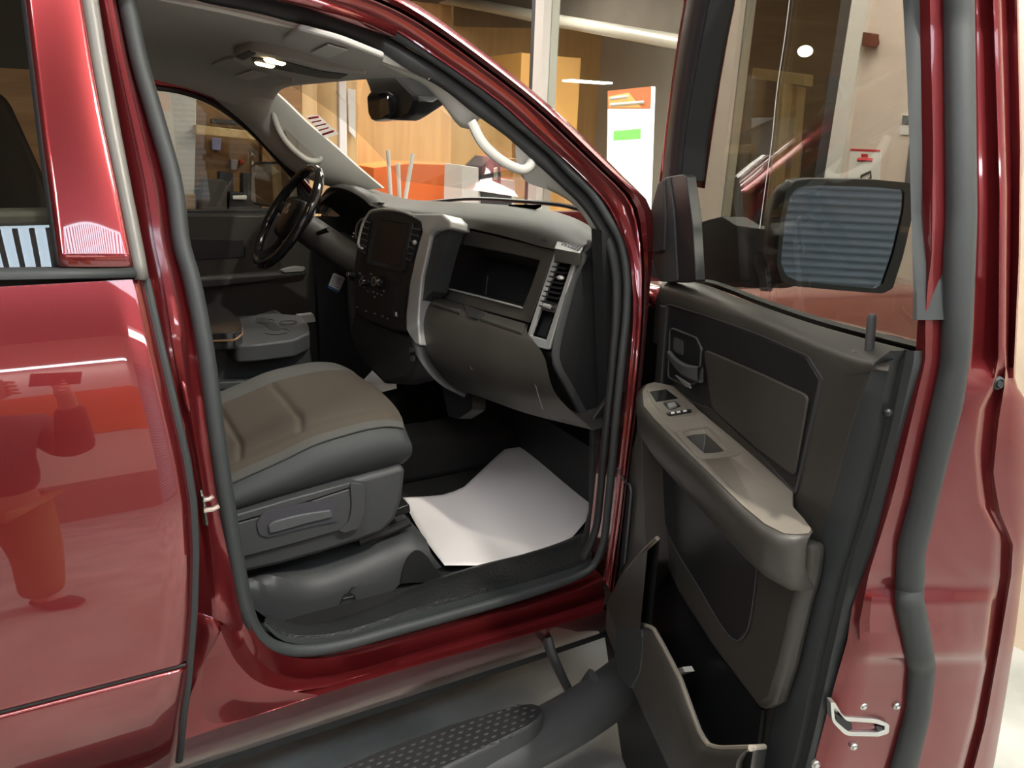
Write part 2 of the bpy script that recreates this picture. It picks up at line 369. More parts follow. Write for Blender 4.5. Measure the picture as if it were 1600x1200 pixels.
ext = lambda L: [L[0] + V3(-1.2, 0, -.0)] + L + [V3(L[-1][0] + .12, L[-1][1], L[-1][2])]
lm = [p + V3(0, .045, .006) for p in l0]
rocker_panel = obj('rocker_panel', G().grid([lm, l0, [lerp(a, b, .5) + V3(0, .004, -.004) for a, b in zip(l0, l1)], l1, l2b, l2, [lerp(a, b, .12) + V3(0, .004, -.002) for a, b in zip(l2, l3)], [lerp(a, b, .3) + V3(0, .014, .0) for a, b in zip(l2, l3)], [lerp(a, b, .8) + V3(0, .006, .001) for a, b in zip(l2, l3)], l3]), M['jamb_shade'], truck, angle=50, label='red stepped rocker sill')
obj('rocker_face', G().grid([ext(l3), ext(mid), ext(l4), ext(l5), ext(l6)]), M['paint'], rocker_panel, angle=60)
# dark lower cladding under the rocker
l7 = [p + V3(0, .02, -.002) for p in ext(l4)]; l8 = [p + V3(0, .035, -.05) for p in ext(l4)]; l9 = [p + V3(0, .30, -.05) for p in ext(l4)]
obj('underbody_lip', G().grid([l7, l8, l9]), M['rubber'], rocker_panel)
# corner web between pillar, rocker and rear door
cw = [[PS(p, o) for p, o in r] for r in (
    [((291, 925), .085), ((307, 928), .085), ((336, 936), .080), ((350, 950), .080)],
    [((289, 955), .060), ((305, 958), .055), ((332, 966), .040), ((345, 985), .036)],
    [((286, 1010), .06), ((306, 1012), .055), ((352, 1008), .032), ((354, 1006), .03)],
    [((282, 1060), .055), ((310, 1060), .045), ((362, 1040), .028), ((374, 1040), .03)],
    [((276, 1110), .05), ((312, 1110), .03), ((370, 1085), .02), ((412, 1070), .029)],
    [((270, 1163), .03), ((310, 1149), .013), ((395, 1121), .012), ((500, 1087), .013)])]
cwg = []
for r in cw: cwg.append(cat(r, 14, smooth=False))
C2 = [cat(c, 20) for c in zip(*cwg)]
obj('sill_web', G().grid([list(r) for r in zip(*C2)]), M['jamb_shade'], door_pillar, angle=70)

# --- roof rail and windscreen pillar ---------------------------------
A0 = line([(230, -105), (300, -72), (380, -34), (430, -15), (485, 0), (555, 19), (611, 43), (683, 90), (733, 124), (786, 163), (828, 201), (860, 230), (893, 259), (925, 291), (950, 320), (971, 364), (983, 398), (988, 440), (990, 488), (985, 565), (979, 624), (972, 690), (965, 750), (955, 830), (943, 905)], 60)
A4 = line([(345, -110), (430, -85), (520, -55), (580, -28), (632, -3), (667, 17), (720, 55), (772, 94), (855, 161), (930, 232), (975, 277), (1016, 322), (1020, 390), (1016, 444), (1010, 518), (1003, 588), (994, 665), (986, 720), (977, 800), (968, 870), (960, 935)], 60)
def blend(t): return [lerp(V3(*a), V3(*b), t) for a, b in zip(A0, A4)]
prof = [(-.20, .085), (0, .060), (.14, .058), (.22, .044), (.40, .038), (.52, .036), (.56, .020), (.60, .018), (.64, .034), (.70, .012), (.84, .000), (1.0, .010)]
R = [[PS(p, o) for p in blend(t)] for t, o in prof]
last = [p + V3(.015, .05, .004) for p in R[-1]]; last2 = [p + V3(.03, .16, -.01) for p in R[-1]]
roof_rail = obj('roof_rail', G().grid(R + [last, last2]), M['paint'], truck, angle=35, label='red roof rail and windscreen pillar')

# --- weatherstrip around the opening ---------------------------------
sl = cat(SEAL3, 200, closed=True)
door_seal = obj('door_weatherstrip', G().tube([p[:3] for p in sl], [p[3] * .95 for p in sl], 12, closed=True, r2=[p[3] for p in sl], up=(0, 1, 0)), M['rubber'], truck, angle=60, label='grey rubber weatherstrip around the door opening')
INN = [(270, -30), (310, -15), (350, -6), (400, 4), (460, 20), (526, 37), (597, 67), (640, 94), (700, 128), (748, 166), (799, 203), (840, 240), (886, 283), (918, 315), (942, 351), (955, 377), (963, 411), (966, 440), (964, 500), (958, 560), (950, 640), (944, 700), (937, 780), (930, 830), (912, 872)]
inn = cat([PS(p, .10) for p in INN], 100)
obj('inner_lip', G().tube(inn, .010, 10, r2=[.0185 if k < 58 else max(.009, .0185 - .0006 * (k - 58)) for k in range(100)], up=(0, 1, 0)), M['rubber_dk'], door_seal, angle=80)

# --- outer body that closes the cab ----------------------------------
g = G(); R = []
for X in np.linspace(-1.5, .62, 14):
    row = []
    for t in np.linspace(0, 1, 15):
        Y = .30 + 1.42 * t; row.append(V3(X, Y, 1.835 + .045 * math.sin(math.pi * t) - .06 * max(0, (X - .2) / .42) ** 2))
    R.append(row)
obj('cab_roof', G().grid(R), M['paint'], truck, solid=.02)
g = G().aabb((-1.5, .12, .4), (-1.46, 1.9, 1.83))
obj('cab_back', g, M['plastic'], truck)
# --- front wing, bonnet, far side --------------------------------------
def zf(X): return 1.225 - .06 * max(0, X - 1.2)
R = []
for X in np.linspace(1.19, 2.35, 14):
    yo = .10 + .05 * ((X - 1.19) / 1.16) ** 2; t = zf(X)
    R.append([V3(X, yo + .16, t + .02), V3(X, yo + .08, t + .012), V3(X, yo + .03, t - .01), V3(X, yo, t - .06), V3(X, yo - .01, t - .16), V3(X, yo - .005, t - .32), V3(X, yo + .01, .86 - .0 * X)])
obj('front_wing', G().grid(R), M['paint'], truck, solid=.01, offs=0, label='red front wing')
R = []
for X in np.linspace(1.24, 2.38, 12):
    R.append([V3(X, y, 1.205 - .125 * (X - 1.24) + .02 * math.sin(math.pi * (y - .24) / 1.52) - .10 * max(0, (X - 2.1) / .28) ** 2) for y in np.linspace(.24, 1.76, 16)])
obj('bonnet', G().grid(R), M['paint'], truck, solid=.02, label='red bonnet')
g = G().aabb((2.36, .15, .5), (2.46, 1.85, 1.14)); obj('front_grille', g, M['black'], truck, bevel=.03)
# wheels and mudguard lining so nothing is hollow under the wing
for (X, Y0, Y1) in ((1.86, .16, .40), (1.86, 1.62, 1.86), (-2.0, .16, .40)):
    g = G().lathe((X, Y0, .37), [(.0, .03), (.2, .03), (.23, 0), (.33, .0), (.37, .04), (.37, Y1 - Y0 - .04), (.33, Y1 - Y0), (.2, Y1 - Y0), (0, Y1 - Y0)], (0, 1, 0), 36)
    obj('tyre', g, M['rubber_dk'], truck)
g = G().aabb((1.30, .25, .45), (2.35, 1.75, .70)); obj('engine_bay', g, M['rubber_dk'], truck)
g = G().aabb((1.58, .18, .42), (1.62, 1.86, 1.22)); obj('firewall', g, M['carpet'], truck)
# far side body
R = []
for z in np.linspace(.45, 1.22, 20): R.append([V3(x, 2.02 - S(z), z) for x in (-1.5, -.5, .2, .9, 1.24, 2.35)])
obj('far_body_side', G().grid(R), M['paint'], truck, solid=.02, offs=0)
# pickup bed behind the cab
g = G().aabb((-3.1, .10, .55), (-1.55, .16, 1.3)).aabb((-3.1, 1.86, .55), (-1.55, 1.92, 1.3)).aabb((-3.1, .16, .55), (-1.55, 1.86, .62)).aabb((-3.1, .16, .62), (-3.05, 1.86, 1.3))
obj('cargo_bed', g, M['paint'], truck)

# --- step bar ----------------------------------------------------------
ZS = .36
path = [V3(-1.4, -.045, .275), V3(-.3, -.045, .275), V3(.4, -.045, .275), V3(.80, -.040, .275), V3(.98, -.015, .278), V3(1.16, .03, .285), V3(1.34, .08, .30)]
running_board = obj('running_board', G().tube(cat(path, 60), .048, 18, r2=.068, up=(0, 0, 1)), M['plastic_lt'], truck, angle=70, label='dark grey side step bar')
PADT = [(430, 1250), (520, 1204), (600, 1169), (700, 1132), (780, 1108), (812, 1100), (832, 1099), (846, 1104), (849, 1114), (842, 1124), (826, 1136), (760, 1169), (690, 1204), (600, 1250)]
pt = [PZ(p, ZS) for p in PADT]
pt[0] = pt[0] + V3(-.6, 0, 0); pt[-1] = pt[-1] + V3(-.6, 0, 0)
cc = sum(pt) / len(pt)
base = [V3(p[0] + .004, p[1] - .006, ZS - .055) for p in pt]
step_pad = obj('step_pad', G().prism(pt, (0, 0, -.07)), M['plastic_lt'], running_board, bevel=.006, bseg=3, label='ribbed black step pad')
ins = [cc + (p - cc) * V3(.985, .86, 1) + V3(0, 0, .0008) for p in pt]
obj('tread_mat', G().prism(ins, (0, 0, .0015)), M['rubber_dk'], running_board)
g = G()
y0 = min(p[1] for p in ins); 
for i in range(-6, 44):
    for j in range(6):
        x = .80 - .023 * i - (.0115 if j % 2 else 0); y = -.088 + .0145 * j
        lo = .79 - 1.2 * max(0, -.052 - y) if y < -.052 else .79 - .9 * max(0, y + .035)
        if x > lo or x < .05: continue
        g.ball((x, y, ZS + .003), .0065, .0028, .0022, 6, 4)
o = obj('tread_nub', g, M['plastic_lt'], running_board); o['kind'] = 'stuff'
g = G()
bpts = [V3(*PY(p, .06)) for p in ((861, 1020), (868, 1035), (882, 1065), (900, 1090))]
g.tube(cat([bpts[0] + V3(0, .02, .03)] + bpts + [V3(bpts[-1][0] + .02, .02, .33)], 14), .011, 8, r2=.022, up=(1, 0, .2))
obj('step_bracket', g, M['plastic_lt'], running_board, bevel=.002)
# ------------------------------------------------------------------ cabin shell
def hz_(X): return 1.70 + .29 * (.69 - X) if X > .40 else 1.784 + .02 * (1 - math.exp((X - .4) * 5))
E0T = [(-1.5, 1.79), (.20, 1.79), (.27, 1.788), (.36, 1.778), (.44, 1.764), (.52, 1.742), (.60, 1.715), (.70, 1.685)]
E1T = [(-1.5, 1.712), (.20, 1.712), (.33, 1.705), (.45, 1.680), (.54, 1.648), (.62, 1.63), (.70, 1.62)]
def liner(X, s):
    y0 = S(xat(E0T, X)) + .098; y1 = 1.70; Y = lerp(y0, y1, s)
    ze = xat(E0T, X) if s < .5 else xat(E1T, X)
    return V3(X, Y, lerp(hz_(X), ze, abs(2 * s - 1) ** (4 if s < .5 else 7)))
R = []
for X in list(np.linspace(-1.45, .15, 10)) + list(np.linspace(.2, .70, 22)):
    R.append([liner(X, s) for s in np.linspace(0, 1, 33)])
R.append([p + V3(.012, 0, .012) for p in R[-1]]); R.append([p + V3(.0, 0, .04) for p in R[-1]])
headliner = obj('headliner', G().grid(R), M['headliner'], truck, angle=70, label='grey cloth headliner')
HP, HNn = V3(.69, 0, 1.70), V3(.2785, 0, .9604)
def PH(p, d=0.0): return PN(p, HP - HNn * d, HNn)
def slab(name, poly, d, th, m, parent, bevel=.004, **k): 
    return obj(name, G().prism([PH(p, d) for p in poly], HNn * th), m, parent, bevel=bevel, **k)
v1 = slab('sun_visor', rc([(440, 64), (464, 46), (530, 64), (600, 92), (592, 110), (560, 112), (500, 92), (452, 74)], .25), .014, .012, M['headliner'], truck, label='grey passenger sun visor')
slab('visor_label', [(485, 83), (512, 70), (543, 79), (513, 91)], .019, .002, M['label'], v1, 0, label='pale warning label')
v2 = slab('sun_visor', rc([(300, 121), (302, 112), (330, 101), (362, 91), (395, 108), (430, 122), (462, 129), (410, 137), (350, 134), (312, 128)], .25), .010, .012, M['headliner'], truck, label='grey driver sun visor')
slab('visor_label', [(356, 122), (395, 110), (420, 117), (377, 130)], .015, .002, M['label'], v2, 0, label='pale warning label')
oc = slab('overhead_console', rc([(363, 87), (388, 79), (420, 84), (480, 98), (540, 111), (572, 117), (560, 124), (530, 128), (500, 124), (455, 116), (400, 105), (372, 95)], .2), .022, .024, M['headliner'], truck, .006, label='overhead console with lit map lamps')
slab('switch_panel', rc([(392, 90), (440, 95), (500, 111), (545, 117), (530, 124), (500, 122), (440, 110), (395, 99)], .2), .0235, .004, M['black'], oc, .001)
slab('map_lamp', rc([(411, 93), (420, 92), (447, 100), (442, 103), (417, 98)], .3), .025, .003, M['lamp'], oc, .001, label='lit warm map lamp')
slab('map_lamp', rc([(397, 98), (404, 98), (430, 104), (425, 107), (402, 102)], .3), .025, .003, M['lamp'], oc, .001, label='lit warm map lamp')
slab('cubby_lid', rc([(366, 88), (388, 80), (402, 84), (380, 95)], .2), .0235, .003, M['plastic_lt'], oc, .001)
slab('tie_hook', [(281, 62), (286, 62), (295, 74), (288, 75)], .006, .006, M['headliner'], headliner, .001)

# windscreen
R = []
for t in np.linspace(0, 1, 12):
    row = []
    for s in np.linspace(0, 1, 25):
        b = math.sin(math.pi * s)
        lo = V3(1.235 + .13 * b, .20 + 1.60 * s, 1.375); hi = V3(.705 + .06 * b, .36 + 1.28 * s, 1.735)
        row.append(lerp(lo, hi, t) + V3(.02, 0, .03) * math.sin(math.pi * t))
    R.append(row)
windscreen = obj('windscreen', G().grid(R), M['glass'], truck, label='clear curved windscreen')
stk = [(478, 181), (497, 179), (530, 209), (508, 217)]
q = [PX(p, .80) for p in stk]
o = obj('windscreen_sticker', G().face(q), M['thin_paper'], windscreen, label='white windscreen sticker with red printing')
for k in range(5):
    a = lerp(q[0], q[3], .12 + .18 * k); b = lerp(q[1], q[2], .12 + .18 * k)
    g.__init__(); g.tube([lerp(a, b, .1) - V3(.002, 0, 0), lerp(a, b, .9 - .1 * (k % 2)) - V3(.002, 0, 0)], .0035 if k in (0, 4) else .0022, 4)
    obj('sticker_print', g, M['red_ink'], windscreen)
g = G().tube(cat([PX(p, 1.30) for p in ((640, 319), (700, 313), (740, 310.5), (820, 315), (880, 321), (915, 330))], 30), .0065, 6)
obj('wiper', g, M['black'], truck, label='black windscreen wiper')

# passenger side pillar trim and grab handle
POa = [(290, -14), (319, -5), (393, 4), (460, 24), (517, 39), (583, 68), (640, 100), (700, 136), (757, 179)]
PIa = [(215, -6), (260, 3), (345, 20), (416, 36), (480, 49), (545, 71), (592, 97), (630, 118), (660, 131), (691, 163), (720, 199), (743, 202)]
POb = [(806, 218), (824, 233), (860, 262), (889, 289), (914, 316), (938, 348), (952, 378)]
PIb = [(815, 276), (824, 285), (862, 299), (889, 314), (908, 333), (928, 364), (946, 384)]
def trim_rows(PO, PI, n):
    R = []
    for a, b in zip(cat(PO, n), cat(PI, n)):
        ob = lerp(.112, .155, min(1, max(0, (b[0] - 560) / 120)))
        A, B = PS(a, .102), PS(b, ob)
        R.append([A + V3(0, .0, .01), A, lerp(A, B, .35) + V3(-.006, 0, 0), lerp(A, B, .7) + V3(-.008, 0, 0), B, B + V3(.03, .03, .01)])
    return R
pt1 = obj('pillar_trim', G().grid(trim_rows(POa, PIa, 50)).grid(trim_rows(POb, PIb, 24)), M['pillar'], truck, angle=70, label='pale grey passenger windscreen pillar trim')
hp = cat([PS(p, .115) for p in ((736, 190), (741, 199), (747, 212), (756, 226), (777, 246), (802, 261), (818, 265), (828, 259), (831, 250))], 36)
obj('grab_handle', G().tube(hp, .0095, 10, r2=.011, up=(0, 1, 0)), M['pillar'], pt1, label='pale grey grab handle')
# driver side pillar trim
FO = cat([(418, 134), (445, 158), (480, 192), (520, 226), (560, 262), (598, 294)], 30)
BO = cat([(330, 150), (385, 196), (425, 238), (455, 266), (492, 284), (545, 300)], 30)
R = []
for a, b in zip(FO, BO):
    A, B = PY(a, 1.62), PY(b, 1.74); R.append([A + V3(.012, .012, 0), A, lerp(A, B, .3) + V3(-.012, -.012, 0), lerp(A, B, .65) + V3(-.015, -.010, 0), B, B + V3(.02, .08, 0)])
pt2 = obj('pillar_trim', G().grid(R), M['pillar'], truck, angle=70, label='pale grey driver windscreen pillar trim')
hp = cat([PY(p, 1.655) for p in ((426, 158), (430, 188), (442, 214), (462, 237), (484, 251), (499, 250), (503, 240))], 26)
obj('grab_handle', G().tube(hp, .011, 10), M['pillar'], pt2, label='pale grey grab handle')
hp = rc([(444, 200), (452, 194), (470, 208), (496, 234), (500, 247), (486, 250), (462, 232), (448, 214)], .35)
obj('handle_recess', G().prism([PY(p, 1.655) for p in hp], (.004, .004, 0)), mat('brown_grey_recess', (.22, .20, .17), .7), pt2)

# rear-view mirror with sensor housing
sh = rc([(588, 106), (605, 96), (640, 116), (674, 150), (677, 160), (668, 180), (652, 189), (614, 188), (608, 160), (600, 136)], .22)
mp_ = [PX(p, .80) for p in sh]
c = sum(mp_) / len(mp_)
R = [[lerp(c, p, .93) + V3(-.045, 0, 0) for p in mp_], [p + V3(-.035, 0, 0) for p in mp_], mp_, [p + V3(.05, 0, .03) for p in mp_]]
rvm = obj('rear_view_mirror', G().grid(R, cu=True).face(R[0]).face(R[-1]), M['black'], truck, bevel=.006, angle=50, label='black rear view mirror on a sensor housing')
mh = rc([(572, 150), (578, 142), (600, 141), (608, 150), (611, 176), (606, 186), (580, 190), (574, 178)], .25)
mq = [PX(p, .74) for p in mh]; c = sum(mq) / len(mq)
obj('mirror_head', G().grid([[lerp(c, p, .9) for p in mq], [p + V3(.008, 0, 0) for p in mq], [p + V3(.035, 0, 0) for p in mq]], cu=True).face([lerp(c, p, .9) for p in mq]).face([p + V3(.035, 0, 0) for p in mq]), M['gloss_black'], rvm, label='black mirror head')
gq = [PX(p, .735) for p in rc([(592, 145), (605, 146), (608, 178), (594, 184)], .15)]
obj('mirror_face', G().prism(gq, (.002, 0, 0)), M['mirror'], rvm, label='mirror glass')
g = G().tube([PX((606, 168), .755), PX((618, 168), .775)], .009, 8); obj('mirror_stalk', g, M['black'], rvm)

# ------------------------------------------------------------------ dashboard
DPN = V3(-.95, -.19, .22); DPN /= np.linalg.norm(DPN)
DP0 = PY((840, 405), .40)
def DP(p, o=0.0): return PN(p, DP0 + DPN * o, DPN)
fw = -DPN
T0 = cat([(512, 296), (530, 289), (562, 293), (600, 301), (640, 312), (720, 317), (800, 321), (860, 329), (905, 344), (948, 371)], 40)
TM = cat([(505, 305), (528, 292), (566, 299), (596, 318), (640, 326), (700, 331), (760, 338), (810, 347), (860, 360), (915, 382)], 40)
T1 = cat([(500, 318), (524, 300), (562, 306), (590, 326), (640, 338), (700, 349), (750, 360), (800, 372), (850, 386), (905, 396)], 40)
ra, rb, rcx = [PX(p, lerp(1.26, 1.17, (i / 39) ** 3)) for i, p in enumerate(T0)], [], []
for i in range(40):
    s = i / 39
    b = PX(TM[i], lerp(.93, 1.06, s)) if i < 14 else DP(TM[i], .03 - .05)
    c_ = PX(T1[i], lerp(.90, 1.0, s)) if i < 14 else DP(T1[i], .012)
    rb.append(b); rcx.append(c_)
for L in (rb, rcx):                       # ease the join between the driver's hood and the passenger pad
    for _ in range(2):
        for i in range(10, 19): L[i] = (L[i - 1] + L[i + 1]) / 2
pad_rows = [ra]
for t in (.3, .6, .85): pad_rows.append([lerp(a, b, t) + V3(0, 0, .012 * math.sin(math.pi * t)) for a, b in zip(ra, rb)])
pad_rows.append(rb); pad_rows.append([lerp(b, c_, .5) + V3(-.006, 0, .004) for b, c_ in zip(rb, rcx)]); pad_rows.append(rcx)
pad_rows.append([p + V3(.03, 0, -.008) for p in rcx]); pad_rows.append([p + V3(.14, 0, -.10) for p in rcx])
dashboard = obj('dashboard', G().grid(pad_rows), M['dashtop'], truck, angle=70, label='charcoal dashboard with open tray and silver vents')
# upper face with the open tray
FOt = [(694, 350), (760, 364), (866, 390), (850, 440), (826, 520), (818, 508), (740, 482), (672, 460), (680, 400)]
O = cat([(696, 351), (780, 370), (868, 391)], 9, smooth=False) + cat([(868, 391), (850, 440), (827, 505)], 7)[1:] + cat([(827, 505), (750, 484), (670, 461)], 9, smooth=False)[1:] + cat([(670, 461), (680, 405), (696, 351)], 7)[1:-1]
I = cat([(703, 379), (775, 392), (843, 407)], 9, smooth=False) + cat([(843, 407), (832, 440), (816, 480)], 7)[1:] + cat([(816, 480), (750, 463), (684, 447)], 9, smooth=False)[1:] + cat([(684, 447), (691, 412), (703, 379)], 7)[1:-1]
Od, Id = [DP(p, 0) for p in O], [DP(p, -.006) for p in I]
obj('tray_surround', G().ring(Od, Id, fw * .012), M['plastic'], dashboard, bevel=.003, label='charcoal tray surround')
ic = sum(Id) / len(Id)
obj('open_tray', G().pocket(Id, fw * .16), M['rubber_dk'], dashboard, label='dark open tray')
g = G().tube([DP(p, -.13) for p in ((762, 431), (759, 462))], .0015, 4); obj('tray_seam', g, M['plastic_lt'], dashboard)
lip = cat([DP(p, -.001) for p in ((703, 379), (692, 412), (684, 447), (750, 463.5), (816, 481))], 30, smooth=False)
obj('tray_lip', G().tube(lip, .003, 6), M['silver'], dashboard, label='thin silver tray edge')
# lower glove box
B0 = cat([(668, 458), (720, 474), (775, 492), (826, 507)], 16)
B1 = cat([(655, 472), (700, 478), (755, 494), (824, 520)], 16)
B2 = cat([(653, 500), (700, 510), (760, 530), (850, 556)], 16)
B3 = cat([(656, 545), (705, 566), (770, 588), (866, 612)], 16)
B4 = cat([(700, 604), (750, 620), (820, 645), (926, 672)], 16)
R = [[DP(p, o) for p in L] for L, o in ((B0, -.01), (B1, .035), (B2, .052), (B3, .045), (B4, -.03))]
rows4 = [list(c) for c in zip(*[cat(col, 16) for col in zip(*R)])]
rows4.append([p + V3(.14, 0, .01) for p in rows4[-1]])
gb = obj('glove_box', G().grid(rows4), M['plastic'], dashboard, angle=60, label='charcoal glove box door')
obj('glove_latch', G().prism([DP(p, o) for p, o in (((726, 476), .030), ((758, 487), .030), ((748, 499), .046), ((733, 495), .046))], fw * -.004), M['rubber_dk'], dashboard, bevel=.001)
for B_, F_ in ((((680, 463), (722, 476)), ((675, 471), (719, 486))), (((758, 487), (822, 505)), ((750, 496), (816, 518)))):
    b0, b1 = [DP(p, .004) for p in B_]; f0, f1 = [DP(p, .048) for p in F_]
    obj('glove_ledge', G().prism([b0, b1, f1, f0], (0, 0, -.012)), M['dashtop'], dashboard, bevel=.004, bseg=3)
for nm, P in (('glove_seam', ((822, 563), (836, 600), (848, 640))), ('glove_mark', ((719, 546), (730, 566), (739, 580), (742, 572)))):
    o = obj(nm, G().tube(cat([DP(p, .046) for p in P], 10, smooth=False), .0012, 4), M['plastic_lt'], dashboard)
# lower trim sweeping under the glove box
sw = cat([DP(p, o) for p, o in (((652, 520), .055), ((657, 548), .06), ((672, 575), .05), ((698, 602), .03), ((730, 618), .0))], 24)
obj('lower_trim', G().tube(sw, .008, 8, r2=.018, up=(0, .2, 1)), M['black'], dashboard, label='black lower trim')
kp = [(690, 600), (738, 610), (738, 640), (715, 655), (700, 650)]
obj('kick_panel', G().prism([DP(p, -.06) for p in rc(kp, .2)], fw * .05), M['black'], dashboard)

# end vent in its silver frame
VO = rc([(868, 389), (903, 397), (857, 547), (819, 538)], .10)
VI = rc([(874, 401), (895, 405), (853, 531), (829, 524)], .06)
vo, vi = [DP(p, .022) for p in VO], [DP(p, .020) for p in VI]
vf = obj('vent_frame', G().ring(vo, vi, fw * .010), M['silver'], dashboard, bevel=.002, label='satin silver end vent frame')
obj('vent_box', G().pocket([DP(p, .0115) for p in VI], fw * .05), M['black'], dashboard)
for k in range(10):
    t = .05 + .062 * k
    a, b = lerp(V3(873, 402), V3(829, 524), t), lerp(V3(895, 405), V3(853, 531), t)
    pa, pb = DP(a, .010), DP(b, .010)
    obj('vent_slat', G().box((pa + pb) / 2, (pb - pa) / 2, fw * .012 + V3(0, 0, .003), V3(0, 0, .0016)), M['black'], dashboard)
obj('vent_knob', G().ball(DP((876, 434), .018), .009, .012, .006), M['silver'], dashboard)
pb = [DP(p, .016) for p in ((846, 470), (871, 476), (866, 489), (842, 483))]
obj('vent_panel', G().prism(pb, fw * .02), M['plastic_lt'], dashboard, bevel=.001)
obj('vent_dial', G().tube([DP((850, 477), .020), DP((861, 480), .020)], .006, 10), M['silver'], dashboard, label='silver vent dial')
obj('coin_pocket', G().pocket([DP(p, .014) for p in ((841, 488), (864, 494), (853, 527), (830, 521))], fw * .03), M['gloss_black'], dashboard)
# defroster vent on top of the end
da, db_, dc_ = DP((868, 386), .03), DP((906, 397), .03), PX((946, 372), 1.17)
dn = np.cross(db_ - da, dc_ - da); dn /= np.linalg.norm(dn); dn = dn if dn[2] > 0 else -dn
def DV(p, o): return PN(p, da + dn * o, dn)
obj('side_defroster', G().prism([DV(p, .004) for p in rc([(866, 388), (872, 374), (886, 367), (916, 377), (907, 396)], .12)], dn * -.03), M['plastic'], dashboard, bevel=.004)
for k in range(6):
    a, b = lerp(V3(884, 369), V3(914, 379), (k + .5) / 6), lerp(V3(876, 382), V3(904, 392), (k + .5) / 6)
    pa, pb = DV(a, .0045), DV(b, .0045); e = V3(.0, -.0038, 0)
    obj('defroster_slot', G().prism([pa - e, pa + e, pb + e, pb - e], dn * .001), M['ink'], dashboard)
dm = [PX(p, 1.16) for p in ((795, 322), (846, 322), (832, 329), (792, 328))]
obj('speaker_grille', G().prism([p + V3(0, 0, .004) for p in dm], (0, 0, -.006)), M['black'], dashboard)
obj('airbag_mark', G().prism([DP(p, .012) for p in ((846, 373), (853, 375), (852, 378), (845, 376))], fw * .002), M['ink'], dashboard)
# end panel
EP = [(912, 392), (930, 376), (950, 378), (964, 410), (970, 470), (966, 560), (958, 620), (940, 676), (924, 672), (900, 640), (878, 595), (862, 556), (872, 520), (888, 465), (903, 415)]
e3 = [PY(p, .265) for p in EP]
obj('end_panel', G().prism(e3, (0, .10, 0)), M['rubber_dk'], dashboard, bevel=.006, label='black dashboard end panel')
es = cat([PY(p, .258) for p in ((914, 397), (898, 430), (884, 480), (874, 520), (868, 556), (872, 574), (890, 606), (922, 664))], 30)
obj('end_trim', G().tube(es, .006, 8, r2=.011, up=(0, 1, 0)), M['plastic_lt'], dashboard, label='grey end trim strip')
ck = [(926, 655), (952, 620), (954, 700), (948, 790), (938, 862), (915, 888), (905, 884), (924, 800)]
obj('cowl_trim', G().prism([PY(p, .19) for p in ck], (0, .015, 0)), M['rubber_dk'], truck, bevel=.004)
fw_ = [PY(p, .20) for p in ((940, 360), (985, 380), (990, 500), (985, 640), (965, 800), (940, 800), (950, 640))]
obj('hinge_pillar_trim', G().prism(fw_, (0, .04, 0)), M['rubber_dk'], truck)

# ------------------------------------------------------------------ centre stack
CS0 = DP((650, 345), .06)
def CP(p, o=0.0): return PN(p, CS0 + DPN * o, DPN)
CSO = [(572, 335), (585, 329), (610, 326), (650, 334), (668, 343), (664, 372), (650, 420), (641, 470), (640, 520), (610, 516), (575, 502), (553, 490), (552, 420), (560, 370)]
centre_stack = obj('centre_stack', G().prism([CP(p) for p in CSO], fw * .16), M['black'], truck, bevel=.006, label='black centre stack with a screen and controls')
sp = [(645, 340), (640, 334), (690, 334), (703, 345), (703, 357), (680, 361), (672, 370), (667, 395), (659, 430), (655, 470), (653, 505), (656, 540), (648, 538), (640, 526), (634, 515), (634, 490), (640, 440), (650, 395), (659, 362), (657, 348)]
obj('silver_surround', G().prism([CP(p, .012) for p in sp], fw * .075), M['silver'], centre_stack, bevel=.006, bseg=3, label='satin silver surround')
obj('stack_side', G().prism([CP(p, -.0) for p in ((673, 372), (697, 360), (703, 357), (690, 400), (676, 455), (660, 470), (655, 505), (657, 455), (664, 405))], fw * .05), M['rubber'], centre_stack)
ls = cat([CP(p, .012) for p in ((566, 388), (560, 384), (566, 352), (576, 334), (590, 328), (625, 330), (648, 338))], 24)
obj('stack_edge', G().tube(ls, .004, 8), M['silver'], centre_stack, label='thin silver edge')
scr = rc([(590, 343), (640, 350), (624, 417), (578, 405)], .05)
obj('touch_screen', G().prism([CP(p, .008) for p in scr], fw * .02), M['screen'], centre_stack, bevel=.001, label='blank dark touch screen')
sb = rc([(583, 338), (645, 347), (628, 425), (572, 411)], .06)
obj('screen_bezel', G().ring([CP(p, .010) for p in sb], [CP(p, .009) for p in scr], fw * .01), M['rubber_dk'], centre_stack)
for (a, b, c_, d) in (((645, 352), (659, 355), (641, 412), (629, 408)), ((571, 342), (581, 344), (570, 400), (562, 396))):
    P = [CP(p, .004) for p in (a, b, c_, d)]
    obj('centre_vent', G().prism(P, fw * .02), M['rubber_dk'], centre_stack)
    for k in range(6):
        t = (k + .5) / 6; p1, p2 = lerp(P[0], P[3], t) - fw * .002, lerp(P[1], P[2], t) - fw * .002
        obj('vent_slat', G().tube([p1, p2], .0022, 6), M['plastic_lt'], centre_stack)
obj('vent_knob', G().ball(CP((648, 379), .012), .007), M['silver'], centre_stack)
for (x, y, r) in ((594, 441, .017), (574, 441, .012), (553, 430, .008)):
    c_ = CP((x, y), .004); obj('control_knob', G().lathe(c_, [(0, .022), (r * .8, .022), (r, .016), (r * 1.1, 0)], DPN, 20), M['gloss_black'], centre_stack)
    obj('knob_ring', G().lathe(c_, [(r * .82, .0225), (r * .7, .0232), (r * .6, .0225)], DPN, 20), M['steel'], centre_stack)
